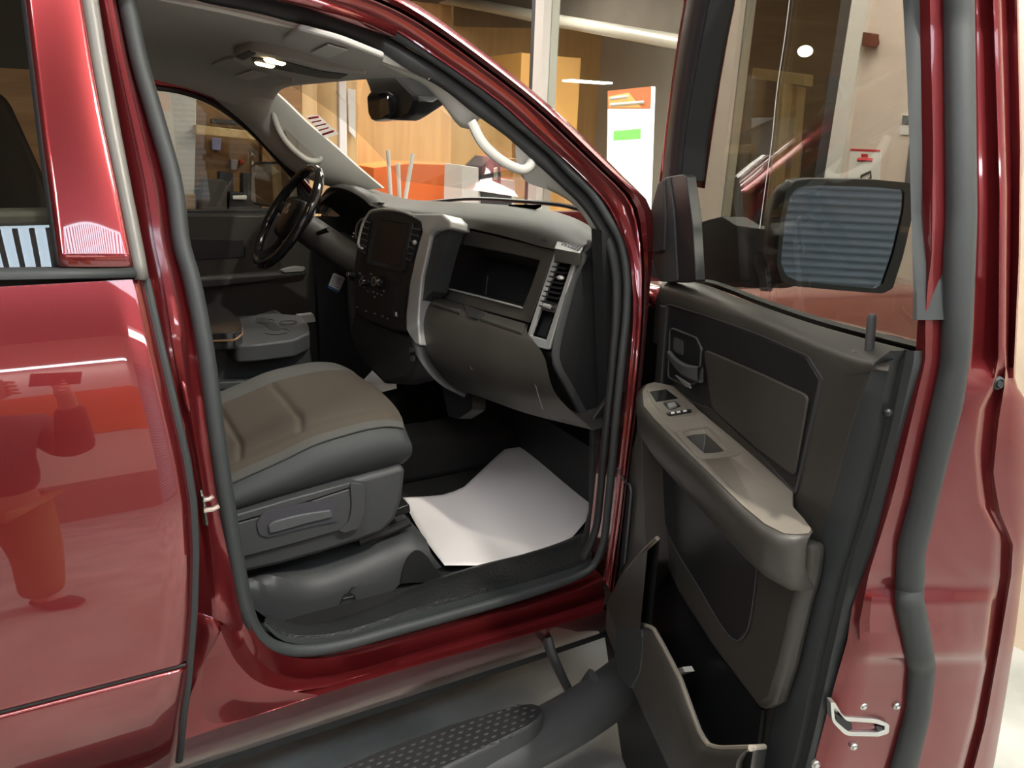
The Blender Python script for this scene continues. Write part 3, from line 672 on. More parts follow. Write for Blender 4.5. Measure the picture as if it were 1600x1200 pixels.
for (x, y) in ((562, 427), (566, 432), (580, 428), (570, 449), (575, 455), (584, 456), (590, 459), (596, 461), (600, 455), (586, 464), (563, 446), (558, 480), (572, 486), (586, 490), (598, 494), (606, 498)):
    p = CP((x, y), .003); r_ = V3(.19, -.95, 0) * .004
    obj('control_button', G().box(p, r_, V3(0, 0, .0022), DPN * .002), M['plastic_lt'], centre_stack)
    obj('button_mark', G().box(p + DPN * .0022, r_ * .45, V3(0, 0, .0009), DPN * .0004), M['white_ink'], centre_stack)
cb = rc([(615, 440), (636, 443), (631, 500), (613, 496)], .12)
obj('stack_cubby', G().pocket([CP(p, .004) for p in cb], fw * .05), M['gloss_black'], centre_stack)
obj('socket_mark', G().box(CP((619, 491), .006), V3(.19, -.95, 0) * .004, V3(0, 0, .006), DPN * .0005), M['white_ink'], centre_stack)
lowc = [(553, 488), (606, 512), (640, 524), (660, 560), (640, 590), (600, 600), (560, 560), (545, 520)]
obj('lower_stack', G().prism([CP(p, -.02) for p in lowc], fw * .12), M['rubber_dk'], centre_stack, bevel=.01)
for (x, y) in ((644, 547), (646, 560)):
    obj('socket_cover', G().lathe(CP((x, y), -.015), [(0, .006), (.008, .006), (.010, 0)], DPN, 14), M['plastic_lt'], centre_stack)
# ------------------------------------------------------------------ driver side: cluster, column, wheel, door
gcl = [(498, 345), (515, 306), (530, 298), (562, 304), (590, 325), (583, 345), (570, 360), (560, 420), (520, 420), (490, 400)]
cluster = obj('gauge_cluster', G().prism([PX(p, 1.02) for p in gcl], (.10, 0, 0)), M['rubber_dk'], truck, label='dark gauge cluster under its hood')
gb_ = [(509, 350), (512, 335), (521, 323), (529, 319), (533, 326), (529, 340), (522, 352), (513, 358)]
obj('gauge_bezel', G().prism([PX(p, .99) for p in rc(gb_, .3)], (.01, 0, 0)), M['silver'], cluster, bevel=.001, label='pale gauge bezel')
obj('vent_ring', G().tube(cat([PX(p, .95) for p in ((556, 372), (557, 356), (563, 345), (571, 341))], 14), .005, 8), M['silver'], cluster)
for (x, y) in ((553, 365), (562, 374), (551, 370)):
    obj('cluster_button', G().ball(PX((x, y), .95), .005), M['chrome'], cluster)
hd = cat([PX(p, o) for p, o in (((500, 330), .97), ((519, 300), .94), ((532, 293), .93), ((565, 301), .92), ((590, 322), .92), ((584, 345), .93))], 30)
obj('cluster_hood', G().tube(hd, .012, 8, r2=.03, up=(0, 0, 1)), M['dashtop'], dashboard, label='charcoal hood over the gauges')
ld = [(497, 385), (520, 352), (560, 385), (565, 420), (590, 500), (560, 540), (500, 470), (470, 420)]
obj('lower_dash', G().prism([PX(p, .98) for p in ld], (.12, 0, 0)), M['plastic'], dashboard, bevel=.01)
obj('bezel_shelf', G().prism([PX(p, .93) for p in ((500, 390), (510, 358), (560, 385), (563, 412), (545, 422), (505, 405))], (.05, 0, 0)), M['plastic_lt'], dashboard, bevel=.006)
# steering wheel
WC = PY((449, 338), 1.40); tilt = math.radians(33)
wa = V3(-math.cos(tilt), 0, math.sin(tilt)); wu = V3(math.sin(tilt), 0, math.cos(tilt)); wr = V3(0, 1, 0)
def W(a, b, h=0): return WC + wr * a + wu * b + wa * h
WR = .182
steering_wheel = obj('steering_wheel', G().tube([W(WR * math.cos(t), WR * math.sin(t)) for t in np.linspace(0, 2 * math.pi, 60, endpoint=False)], .0165, 12, closed=True, r2=.0145, up=wa), M['gloss_black'], truck, angle=80, label='black leather steering wheel')
for a in (math.radians(172), math.radians(8), math.radians(248), math.radians(292)):
    p, q = W(.06 * math.cos(a), .05 * math.sin(a), -.025), W(WR * math.cos(a), WR * math.sin(a), -.004)
    obj('spoke', G().tube(cat([p, lerp(p, q, .5) - wa * .012, q], 10), .020, 8, r2=.010, up=np.cross(wa, (q - p) / np.linalg.norm(q - p))), M['black'], steering_wheel)
hb = rc([(-.085, .045), (-.06, .07), (.06, .07), (.085, .045), (.075, -.03), (.045, -.075), (-.045, -.075), (-.075, -.03)], .3)
R = [[W(x * s, y * s, h) for x, y in hb] for s, h in ((.0, .012), (.6, .010), (.88, .004), (1, -.012), (1, -.05))]
obj('airbag_cover', G().grid(R, cu=True), M['black'], steering_wheel, angle=60)
text('wheel_emblem', 'RAM', W(0, .012, .0135), -wr, wu, .030, M['steel'], steering_wheel, bold=.004)
g = G().prism([W(x, y, .0125) for x, y in ((-.014, .038), (0, .043), (.014, .038), (.010, .024), (0, .020), (-.010, .024))], wa * .002); obj('emblem_badge', g, M['steel'], steering_wheel)
g = G().cyl(W(0, -.0, -.04), W(0, -.02, -.40), .05, 16, .06); obj('steering_column', g, M['plastic'], truck, bevel=.008, label='charcoal steering column')
for s in (-1, 1):
    g = G().tube([W(.04 * s, 0, -.10), W(.13 * s, .03, -.10)], [.007, .009], 8); obj('column_stalk', g, M['black'], truck)
# driver door
DY = 1.80
dt_ = [(236, 334), (320, 333), (400, 334), (470, 330), (500, 345), (520, 420), (540, 600), (420, 640), (236, 600)]
driver_door = obj('driver_door', G().prism([PY(p, DY) for p in dt_], (0, .16, 0)), M['plastic'], truck, bevel=.012, label='charcoal driver door trim')
obj('kick_panel', G().aabb((.86, 1.76, .48), (1.6, 1.80, 1.24)), M['rubber_dk'], truck)
obj('door_inlay', G().prism([PY(p, DY - .006) for p in rc([(290, 372), (380, 374), (385, 402), (296, 408)], .1)], (0, .01, 0)), M['black'], driver_door, bevel=.003)
ar = [PY(p, DY) for p in ((290, 432), (400, 424), (470, 418), (478, 426), (400, 440), (292, 452))]
obj('door_armrest', G().prism([p + V3(0, -.05, 0) for p in ar], (0, .06, 0)), M['plastic'], driver_door, bevel=.012)
obj('door_pull', G().prism([PY(p, DY - .06) for p in rc([(438, 422), (462, 416), (478, 418), (474, 424), (445, 426)], .3)], (0, .02, 0)), M['silver'], driver_door, bevel=.002, label='silver door pull')
obj('belt_strip', G().prism([PY(p, DY + .02) for p in ((236, 331), (500, 326), (500, 334), (236, 337))], (0, .05, 0)), M['rubber_dk'], driver_door, bevel=.003)
fr = cat([PY(p, 1.84) for p in ((200, 118), (240, 131), (285, 139), (330, 155), (370, 181), (405, 212), (440, 250), (500, 320))], 40)
obj('window_frame', G().tube(fr, .026, 8, r2=.019, up=(0, 1, 0)), M['paint'], driver_door, label='red window frame')
obj('frame_seal', G().tube([p + V3(-.008, -.02, -.012) for p in fr], .007, 6), M['rubber_dk'], driver_door)
gl = [PY(p, 1.88) for p in ((180, 110), (240, 131), (300, 143), (370, 181), (405, 212), (440, 250), (500, 326), (236, 334), (180, 334))]
obj('door_glass', G().prism(gl, (0, .004, 0)), M['tint'], driver_door, label='driver window glass')
obj('pale_sill_block', G().prism([PY(p, 1.70) for p in rc([(464, 493), (490, 490), (494, 503), (468, 506)], .2)], (0, .03, 0)), M['pillar'], driver_door, bevel=.003, label='small cream block low on the driver door')
# driver mirror
mo = rc([(388, 310), (388, 262), (394, 253), (440, 252), (466, 262), (470, 320), (450, 330), (396, 321)], .25)
mn = V3(-.87, -.5, 0); mc_ = PY((425, 288), 2.12); mq = [PN(p, mc_, mn) for p in mo]
mm = obj('driver_mirror', G().prism([p - mn * .004 for p in mq], -mn * .06), M['black'], truck, bevel=.012, label='black driver door mirror')
mn = V3(-.87, -.5, 0); mc_ = PY((425, 288), 2.12)
mi = rc([(392, 312), (393, 262), (399, 257), (438, 256), (462, 266), (465, 316), (446, 325), (399, 317)], .25)
obj('mirror_glass', G().prism([PN(p, mc_, mn) for p in mi], -mn * .003), M['mirror_clear'], mm, label='mirror glass')
g = G().tube([PY((452, 315), 2.1), PY((470, 318), 1.98)], .03, 10); obj('mirror_arm', g, M['black'], mm)

# ------------------------------------------------------------------ centre console and seat
CY = .98
con = [(300, 525), (330, 528), (350, 540), (440, 532), (482, 520), (489, 560), (492, 590), (400, 604), (300, 620)]
console = obj('centre_console', G().prism([PY(p, CY) for p in con], (0, .36, 0)), M['vinyl'], truck, bevel=.02, bseg=3, label='slate centre console with cup holders')
cz = PY((430, 528), CY)[2]
ct = [(336, 518), (372, 497), (420, 489), (470, 492), (482, 506), (484, 520), (460, 531), (400, 538), (366, 540)]
obj('cup_holder_tray', G().prism([PZ(p, cz + .010) for p in rc(ct, .25)], (0, 0, -.05)), M['plastic_lt'], console, bevel=.006, bseg=3, label='grey cup holder tray')
for (x, y, r) in ((432, 518, .036), (450, 504, .026), (414, 502, .028)):
    c_ = PZ((x, y), cz + .0108); obj('cup_holder', G().lathe(c_, [(r, .001), (r * .94, -.0), (r * .9, -.035), (0, -.035)], (0, 0, 1), 24), M['rubber_dk'], console)
c_ = PZ((424, 508), cz + .0106); obj('cup_slot', G().prism([PZ(p, cz + .011) for p in rc([(398, 497), (412, 495), (432, 506), (440, 516), (424, 516)], .3)], (0, 0, -.002)), M['rubber_dk'], console)
lid = [(300, 522), (300, 482), (335, 472), (352, 480), (376, 500), (378, 511), (366, 520)]
l3 = [PZ(p, cz + .055) for p in rc(lid, .2)]
obj('armrest_pad', G().prism(l3, (0, 0, -.045)), M['gloss_black'], console, bevel=.014, bseg=4, label='dark padded armrest lid')
obj('lid_highlight', G().tube(cat([p + V3(0, 0, -.02) + (p - sum(l3) / len(l3)) * .004 for p in l3], 50, closed=True), .003, 6, closed=True), mat('bronze_highlight', (.35, .20, .10), .3, .6), console, label='bronze highlight line')  # bronze tube stands in for the warm highlight on the pad
pf = [(330, 598), (400, 594), (470, 578), (482, 572), (484, 578), (476, 584), (400, 602), (332, 612)]
obj('seat_rail', G().prism([PY(p, .95) for p in pf], (0, .04, 0)), M['plastic_lt'], console, bevel=.004)

# seat cushion: side seam line and far edge from the picture, crown between
SY0, SY1 = .37, .86
seam = cat([(300, 782), (330, 768), (360, 754), (400, 736), (440, 718), (490, 694), (540, 678), (580, 668), (610, 665), (629, 668)], 36)
low = cat([(300, 822), (340, 810), (372, 800), (420, 786), (470, 772), (520, 757), (570, 743), (610, 732), (630, 724)], 36)
nose = [PY(p, SY0 + .02) for p in ((629, 668), (634, 684), (635, 704), (632, 724))]
a3, b3 = [PY(p, SY0) for p in seam], [PY(p, SY0) for p in low]
rows_ = []
for t in np.linspace(0, 1, 9):          # side bolster, bulging outward
    rows_.append([lerp(b, a, t) + V3(.012 * math.sin(math.pi * t) * (i / 35) ** 3, -.030 * math.sin(math.pi * t), 0) for i, (a, b) in enumerate(zip(a3, b3))])
bol = G().grid(rows_)
fr_l = [r[-1] for r in rows_]
frows = [[p + V3(.0, 0, 0) for p in fr_l]]
for s in np.linspace(.04, 1, 10): frows.append([lerp(V3(p[0], SY0, p[2]), V3(p[0], SY1, p[2]), s) + V3(.035 * math.sin(math.pi * min(1, s)) ** .6, 0, .012 * math.sin(math.pi * s) * (k / 8)) for k, p in enumerate(fr_l)])
bol.grid(frows)
seat = obj('passenger_seat', bol, M['vinyl'], truck, angle=60, label='front passenger seat with brown grey cloth cushion')
# top cloth
trow = []
ns = 40
for i in range(106):
    s0 = i / 105; row = []; p = lerp(a3[min(34, i // 3)], a3[min(34, i // 3) + 1], (i % 3) / 3) if i < 105 else a3[-1]
    for k in range(ns + 1):
        s = k / ns
        y = lerp(SY0, SY1, s) - (.0)
        crown = .026 * (1 - (2 * s - 1) ** 6) + .022 * math.exp(-((s - .90) / .10) ** 2) - .030 * math.exp(-((s - .5) / .22) ** 2) * (1 - s0 ** 6)
        groove = 0
        for gx in (.22, .52):
            xx = gx + .10 * (1 - (2 * s - 1) ** 2)
            groove -= .008 * math.exp(-((s0 - xx) / .016) ** 2) * (1 if .12 < s < .80 else 0)
        for gs in (.13, .79): groove -= .006 * math.exp(-((s - gs) / .012) ** 2)
        fr_c = .035 * math.sin(math.pi * s) ** .6 * s0 ** 4
        row.append(V3(p[0] + fr_c, y, p[2] + (crown + groove) * (1 - .6 * s0 ** 10) * min(1, s * 12 + .0)))
    trow.append(row)
def sub(rows, k0, k1): return [r[k0:k1 + 1] for r in rows]
obj('cushion_centre', G().grid(sub(trow, 2, 32)), M['cloth'], seat, angle=80, label='brown grey woven seat centre')
obj('cushion_edge', G().grid(sub(trow, 0, 2)), M['cloth_gr'], seat, angle=80)
obj('cushion_wing', G().grid(sub(trow, 32, ns)), M['cloth_gr'], seat, angle=80, label='grey cloth seat wing')
obj('far_bolster', G().grid([[r[-1] for r in trow], [r[-1] + V3(0, .01, -.10) for r in trow]]), M['vinyl'], seat)
obj('piping', G().tube([p + V3(0, -.004, .001) for p in a3], .0028, 6), M['cloth_gr'], seat)
# backrest mostly behind the pillar
bk = [V3(.20, 0, .88), V3(.14, 0, 1.05), V3(.02, 0, 1.35), V3(-.06, 0, 1.64), V3(-.22, 0, 1.64), V3(-.10, 0, 1.1), V3(.0, 0, .86)]
obj('backrest', G().prism([p + V3(.0, SY0 + .02, 0) for p in bk], (0, SY1 - SY0 - .04, 0)), M['cloth'], seat, bevel=.04, bseg=4)
obj('headrest', G().aabb((-.24, .50, 1.64), (-.14, .74, 1.76)), M['cloth'], seat, bevel=.04, bseg=4)
# side shield
shl = [(300, 822), (372, 801), (450, 778), (540, 753), (600, 737), (631, 728), (634, 736), (629, 780), (618, 812), (600, 832), (560, 847), (500, 866), (440, 883), (395, 893), (300, 915)]
shield = obj('side_shield', G().prism([PY(p, SY0 - .028) for p in shl], (0, .06, 0)), M['plastic_lt'], seat, bevel=.012, bseg=3, label='dark grey seat side shield')
yy = SY0 - .0285
obj('shield_panel', G().prism([PY(p, yy - .010) for p in rc([(300, 842), (373, 817), (450, 795), (548, 763), (550, 790), (546, 815), (530, 830), (460, 850), (378, 872), (300, 890)], .12)], (0, .03, 0)), M['plastic_lt'], seat, bevel=.004)
obj('shield_fin', G().prism([PY(p, yy - .016) for p in rc([(547, 754), (571, 757), (570, 800), (562, 825), (540, 833), (530, 830), (546, 815), (550, 788)], .2)], (0, .04, 0)), M['plastic_lt'], seat, bevel=.004)
obj('shield_ledge', G().prism([PY(p, yy - .012) for p in ((300, 826), (372, 804), (450, 781), (548, 754), (548, 762), (450, 794), (373, 816), (300, 840))], (0, .04, 0)), M['plastic_lt'], seat, bevel=.003)
rl = rc([(401, 817), (411, 801), (470, 787), (524, 781), (532, 787), (529, 814), (480, 824), (418, 840), (405, 835)], .25)
obj('handle_recess', G().prism([PY(p, yy - .0145) for p in rl], (0, .006, 0)), M['ink'], seat)
hl = rc([(419, 822), (428, 815), (470, 804), (518, 797), (521, 809), (482, 818), (430, 833), (421, 834)], .25)
h3 = [PY(p, yy - .020) for p in hl]
obj('recline_handle', G().prism(h3, (0, .008, 0)), mat('handle_grey', (.075, .082, .086), .5), seat, bevel=.006, bseg=3, label='grey recline handle')
lv = [PY(p, .40) for p in ((616, 796), (640, 788), (642, 800), (618, 808))]
obj('slide_lever', G().prism(lv, (0, .06, 0)), M['black'], seat, bevel=.003)
rail = cat([PY(p, .40) for p in ((560, 846), (600, 832), (640, 815))], 10)
obj('seat_track', G().tube(rail, .012, 8), M['black'], seat)
# riser box below the seat
rz = [(378, 902), (432, 898), (470, 902), (560, 900), (628, 880), (636, 848), (660, 842), (674, 870), (690, 884), (660, 905), (622, 912), (605, 936), (540, 956), (478, 972), (450, 972), (410, 955), (384, 925)]
top = cat([(376, 900), (430, 885), (500, 868), (560, 851), (610, 833), (640, 826), (662, 838)], 24)
mid_ = cat([(380, 912), (440, 905), (478, 920), (545, 902), (600, 892), (640, 862), (672, 862)], 24)
bot = cat([(388, 945), (430, 972), (475, 976), (545, 958), (600, 940), (622, 915), (690, 886)], 24)
R = [[PY(p, .42) for p in top], [PY(p, .37) for p in cat([(378, 903), (435, 893), (490, 900), (553, 880), (606, 860), (642, 842), (668, 848)], 24)], [PY(p, .345) for p in mid_], [PY(p, .34) for p in bot]]
R = [[p + V3(0, .2, 0) for p in R[0]]] + R
riser = obj('seat_riser', G().grid([list(c) for c in zip(*[cat(c, 14) for c in zip(*R)])]), M['plastic_lt'], truck, angle=50, label='dark grey plastic seat riser')
lw = G()
for P in (((532, 944), (538, 930), (546, 926), (553, 930), (556, 938)), ((545, 926), (550, 918), (558, 914)), ((536, 936), (552, 932))):
    lw.tube([PY(p, .335) for p in P], .0016, 5)
obj('track_arch', G().prism([PY(p, .333) for p in cat([(626, 912), (632, 885), (642, 866), (654, 860), (666, 868), (678, 885), (694, 908)], 20)], (0, .004, 0)), M['rubber_dk'], riser)
obj('jack_symbol', lw, M['black'], riser)

# ------------------------------------------------------------------ floor, sill plate
obj('cabin_floor', G().aabb((-1.46, .20, .46), (1.30, 1.86, .50)), M['carpet'], truck)
obj('toe_board', G().prism([V3(1.28, .20, .50), V3(1.59, .20, .86), V3(1.59, .20, .80), V3(1.28, .20, .46)], (0, 1.66, 0)), M['carpet'], truck)
obj('tunnel', G().prism([V3(.55, .88, .50), V3(.55, .94, .62), V3(.55, 1.10, .62), V3(.55, 1.16, .50)], (1.0, 0, 0)), M['carpet'], truck, bevel=.02)
mt = [PZ(p, .515) for p in ((850, 664), (905, 655), (925, 700), (925, 740), (880, 700))]
obj('foot_rest', G().prism(mt, (0, 0, -.02)), mat('rubber_tread', (.02, .021, .022), .5, bump=1, bscale=90, bdist=.006), truck)
U = cat([(420, 962), (470, 976), (520, 972), (600, 946), (680, 908), (760, 882), (840, 862), (900, 842), (922, 832)], 40)
Lw = cat([(412, 976), (440, 1000), (490, 1006), (545, 998), (620, 976), (720, 949), (830, 919), (900, 897), (925, 886)], 40)
R = []
for t, o, dz in ((0, .24, 0), (.3, .20, .004), (.72, .155, .008), (.80, .15, .0), (1, .115, -.002)):
    R.append([PY(lerp(a, b, t), o) + V3(0, 0, dz) for a, b in zip(U, Lw)])
R.insert(0, [p + V3(0, .05, -.03) for p in R[0]])
sill_plate = obj('sill_plate', G().grid(R), mat('black_tread_plastic', (.016, .017, .017), .45, bump=.9, bscale=160, bdist=.003), truck, angle=40, label='black textured sill plate')
obj('sill_edge', G().grid([[p + V3(0, -.002, .003) for p in R[4]], [p + V3(0, -.003, .003) for p in R[5]]]), M['rubber'], sill_plate)
# ------------------------------------------------------------------ the open front door
cA = [(-60, 1407), (0, 1411), (150, 1420), (225, 1423), (337, 1427), (450, 1432), (520, 1431), (563, 1428), (660, 1406), (767, 1379), (867, 1354), (948, 1323), (1060, 1295), (1182, 1269), (1260, 1250)]
cB = [(-60, 1436), (0, 1437), (225, 1441), (337, 1441), (450, 1438), (500, 1434), (563, 1430), (587, 1427), (683, 1404), (780, 1382), (867, 1359), (950, 1331), (1000, 1324), (1070, 1304), (1196, 1271), (1260, 1255)]
cR = [(-60, 1452), (0, 1453), (225, 1458), (400, 1456), (450, 1449), (500, 1446), (563, 1446), (683, 1418), (780, 1394), (895, 1358), (972, 1343), (1018, 1344), (1088, 1329), (1196, 1297), (1260, 1280)]
cS = [(-60, 1473), (0, 1474), (337, 1478), (400, 1474), (567, 1470), (667, 1447), (783, 1422), (850, 1403), (937, 1398), (997, 1411), (1042, 1420), (1112, 1415), (1200, 1390), (1260, 1368)]
cT = [(-60, 1519), (0, 1521), (337, 1525), (400, 1523), (533, 1517), (633, 1503), (717, 1480), (797, 1460), (867, 1444), (937, 1442), (990, 1452), (1042, 1460), (1112, 1453), (1200, 1432), (1260, 1415)]
cP = [(-60, 1550), (0, 1552), (300, 1562), (560, 1560), (600, 1552), (640, 1532), (700, 1524), (783, 1532), (832, 1558), (895, 1556), (1007, 1543), (1130, 1519), (1200, 1500), (1260, 1482)]
cQ = [(-60, 1562), (0, 1565), (300, 1574), (560, 1572), (600, 1570), (660, 1560), (740, 1552), (800, 1562), (850, 1583), (900, 1580), (1007, 1562), (1130, 1540), (1200, 1522), (1260, 1504)]
cE = [(-60, 1587), (0, 1589), (225, 1594), (400, 1592), (600, 1583), (625, 1600), (700, 1606), (850, 1602), (990, 1585), (1095, 1569), (1200, 1551), (1260, 1535)]
def urow(y): return duz(PD((xat(cB, y), y), .03))[0]
ys = list(np.linspace(-60, 900, 60)) + list(np.linspace(905, 1060, 26)) + list(np.linspace(1070, 1260, 12))
# smooth the reference depth along the edge
ur = [urow(y) for y in ys]
ur = [sum(ur[max(0, i - 6):i + 7]) / len(ur[max(0, i - 6):i + 7]) for i in range(len(ur))]
def pad(y): return max(0, min(1, (y - 918) / 22, (1036 - y) / 14)) * .013
R = []; outer = []
for y, u in zip(ys, ur):
    X = [xat(c, y) for c in (cB, cR, cS, cT, cP, cQ, cE)]
    if y > 450: r = [PE((X[0], y), u)]
    else: r = [PE((X[0], y), u)]
    pd_ = pad(y)
    hi = max(0, min(1, (600 - y) / 40)); dk = .016 * hi; ro = .03 * hi
    r += [PE((lerp(X[0], X[1], .5), y), u + .006), PE((X[1], y), u + .013 + pd_ * .3), PE((lerp(X[1], X[2], .25), y), u + .012 + pd_), PE((X[2], y), u + .008 + pd_), PE((X[3], y), u + .008 + pd_),
          PE((lerp(X[3], X[4], .15), y), u + .008 + pd_ - dk), PE((lerp(X[3], X[4], .9), y), u + .008 + pd_ * .8 - dk), PE((X[4], y), u + .006), PE((lerp(X[4], X[5], .35), y), u - .006 + .012 * hi), PE((lerp(X[4], X[5], .8), y), u - .006 + .010 * hi), PE((X[5], y), u + .002),
          PE((lerp(X[5], X[6], .4), y), u - .002 - ro * .45), PE((X[6], y), u - .006 + ro * .2)]
    e = r[-1]; outer.append(e)
    r.append(e + DN * .006 - DD * .004); r.append(e + DN * .008 - DD * .02)
    R.append(r)
front_door = obj('front_door', G().grid(R), M['jamb_shade'], truck, angle=40, label='open cherry red front passenger door')
# outer skin below the window and a painted frame above it
belt_i = [i for i, y in enumerate(ys) if y >= 440]
R2 = []
for i in belt_i:
    e = outer[i] + DN * .008 - DD * .02; u, w, z = duz(e)
    R2.append([D(lerp(u, -.10, t), w + .02 * math.sin(math.pi * t) - .03 * t, min(z, lerp(1.325, 1.235, t))) for t in np.linspace(0, 1, 12)])
low_ = R2[-1]; R2.append([p + V3(0, 0, -.18) - DN * .03 for p in low_]); 
obj('outer_skin', G().grid(R2), M['paint'], front_door, solid=.006, angle=60)
top = [p for p in R2[0]]
# structure behind the trim so that the door is solid
g = G().prism([D(-.10, .03, 1.18), D(.60, .03, 1.24), D(.60, .03, .44), D(-.10, .03, .44)], DN * .08)
obj('door_core', g, M['black'], front_door)
# grey run channel beside the glass
R3 = []
for y in np.linspace(-60, 500, 30):
    a, b = xat(cA, y) + max(0, y - 380) * .01, xat(cB, y); u = duz(PD((b, y), .03))[0]
    pa, pb = PD((a, y), .018), PE((b, y), np.interp(y, ys, ur))
    R3.append([pa + DN * .05 , pa, lerp(pa, pb, .25) - DN * .006, lerp(pa, pb, .75) - DN * .006, pb, pb + DN * .03])
obj('glass_run', G().grid(R3), M['rubber'], front_door, label='grey rubber glass run')
# weatherstrip down the shut face
sp_ = []; sr = []
for y, u in zip(ys, ur):
    a, b = PE((xat(cS, y), y), u + .012 + pad(y)), PE((xat(cT, y), y), u + .012 + pad(y)); sp_.append((a + b) / 2); sr.append(np.linalg.norm(b - a) / 2 * .92)
obj('door_weatherstrip', G().tube(sp_, sr, 14, r2=[.016] * len(sr), up=DN), M['rubber'], front_door, angle=80, label='grey rubber weatherstrip')
# latch, screws, plug
ul = float(np.interp(1130, ys, ur)) + .013
def scr(x, y, r, u):
    c = PE((x, y), u); g = G().lathe(c, [(0, .006), (r * .45, .006), (r * .5, .003), (r * .7, .005), (r, .003), (r, -.004)], DD, 18); return g
for x, y in ((1348, 1102), (1400, 1102), (1333, 1165)): obj('latch_screw', scr(x, y, .0062, ul - .002), M['steel'], front_door, label='bright screw')
lo_ = rc([(1298, 1098), (1305, 1098), (1318, 1120), (1372, 1124), (1390, 1132), (1389, 1146), (1374, 1151), (1322, 1150), (1300, 1128)], .25)
li_ = rc([(1303, 1106), (1307, 1108), (1322, 1127), (1366, 1130), (1383, 1135), (1382, 1141), (1372, 1145), (1326, 1144), (1305, 1126)], .25)
obj('latch_frame', G().ring([PE(p, ul + .004) for p in lo_], [PE(p, ul + .003) for p in li_], -DD * .012), M['steel'], front_door, bevel=.001, label='bright metal door latch')
obj('latch_slot', G().pocket([PE(p, ul + .001) for p in li_], -DD * .006), M['steel'], front_door)
obj('latch_pawl', G().prism([PE(p, ul + .002) for p in rc([(1304, 1113), (1316, 1122), (1330, 1128), (1332, 1140), (1320, 1143), (1307, 1126)], .2)], -DD * .006), M['rubber_dk'], front_door)
obj('latch_pin', G().prism([PE(p, ul + .001) for p in rc([(1368, 1134), (1379, 1136), (1378, 1142), (1370, 1141)], .3)], -DD * .004), M['black'], front_door)
obj('shut_face_plug', scr(1558, 598, .009, float(np.interp(598, ys, ur)) - .002), M['rubber'], front_door)
obj('corner_bolt', scr(1274, 1193, .008, float(np.interp(1193, ys, ur)) + .0), M['steel'], front_door)

# trim panel
tL = [(420, 1032), (447, 1027), (475, 1020), (540, 1008), (604, 999), (650, 990)]
tR = [(547, 1395), (556, 1380), (567, 1366), (607, 1350), (693, 1323), (780, 1301), (870, 1272), (927, 1262), (1004, 1240), (1060, 1222), (1196, 1190), (1260, 1172)]
tR2 = [(545, 1404), (556, 1398), (567, 1393), (677, 1368), (800, 1337), (899, 1306), (1018, 1278), (1158, 1248), (1260, 1222)]
tR3 = [(548, 1416), (567, 1413), (677, 1390), (800, 1357), (850, 1338), (1025, 1299), (1151, 1271), (1260, 1243)]
# rolled top, then the flat face in door coordinates
Ts = cat([(1062, 440), (1095, 443), (1180, 475), (1260, 503), (1340, 526), (1424, 548)], 30)
Tr = cat([(1036, 441), (1050, 442), (1110, 462), (1200, 494), (1290, 529), (1360, 553), (1397, 560)], 30)
Tf = cat([(1030, 452), (1042, 456), (1095, 476), (1180, 506), (1280, 548), (1340, 572), (1388, 580)], 30)
Tg = cat([(1024, 470), (1038, 474), (1090, 494), (1174, 524), (1266, 566), (1310, 590), (1362, 582)], 30)
r0, r1, r2, r3 = [PD(p, .045) for p in Ts], [PD(p, .012) for p in Tr], [PD(p, -.006) for p in Tf], [PD(p, 0.0) for p in Tg]
def dsm(r): return r
r1b = [lerp(a, b, .45) + V3(0, 0, .006) for a, b in zip(r0, r1)]
trim_top = obj('trim_roll', G().grid([[p - V3(0, 0, .03) for p in r0], r0, r1b, r1, [lerp(a, b, .5) - DN * .003 + V3(0, 0, .002) for a, b in zip(r1, r2)], r2, r3, [p + V3(0, 0, -.10) + DN * .004 for p in r3]]), M['plastic'], front_door, angle=75, label='charcoal rolled door top')
# flat trim face
fp = [PD((1026, 447), .0), PD((1395, 566), .0)]
rr = [PD((xat(tR, y), y), -.001) for y in (567, 607, 693, 780, 870, 927, 1004, 1060, 1130, 1196, 1255)]
face = [D(-.135, -.001, 1.225)] + [D(.30, -.001, 1.285), D(.55, -.001, 1.315)] + rr + [D(.62, -.001, .46), D(-.05, -.001, .46), D(-.12, -.001, 1.0)]
ins_ = rc([(1040, 474), (1100, 492), (1180, 520), (1262, 556), (1284, 592), (1272, 650), (1243, 775), (1180, 705), (1112, 640), (1030, 610)], .10)
trim = obj('door_trim', G().prism(face, DN * .02), M['plastic'], front_door, bevel=.003, label='charcoal door trim panel')
# inset with a thin bright rim
I3 = [PD(p, -.004) for p in ins_]; ci = sum(I3) / len(I3)
I4 = [ci + (p - ci) * .955 - DN * .0 for p in I3]
obj('inset_rim', G().ring([p - DN * .0 for p in I3], [ci + (p - ci) * .985 for p in I3], DN * .004), M['plastic_lt'], front_door, label='thin inset rim')
obj('inset_panel', G().prism([p + DN * .002 for p in I4], DN * .003), M['black'], front_door, bevel=.001)
ip = rc([(1098, 545), (1180, 580), (1262, 618), (1240, 745), (1180, 700), (1112, 640)], .12)
obj('inset_cushion', G().prism([PD(p, -.0075) for p in ip], DN * .006), M['plastic'], front_door, bevel=.0055, bseg=4)
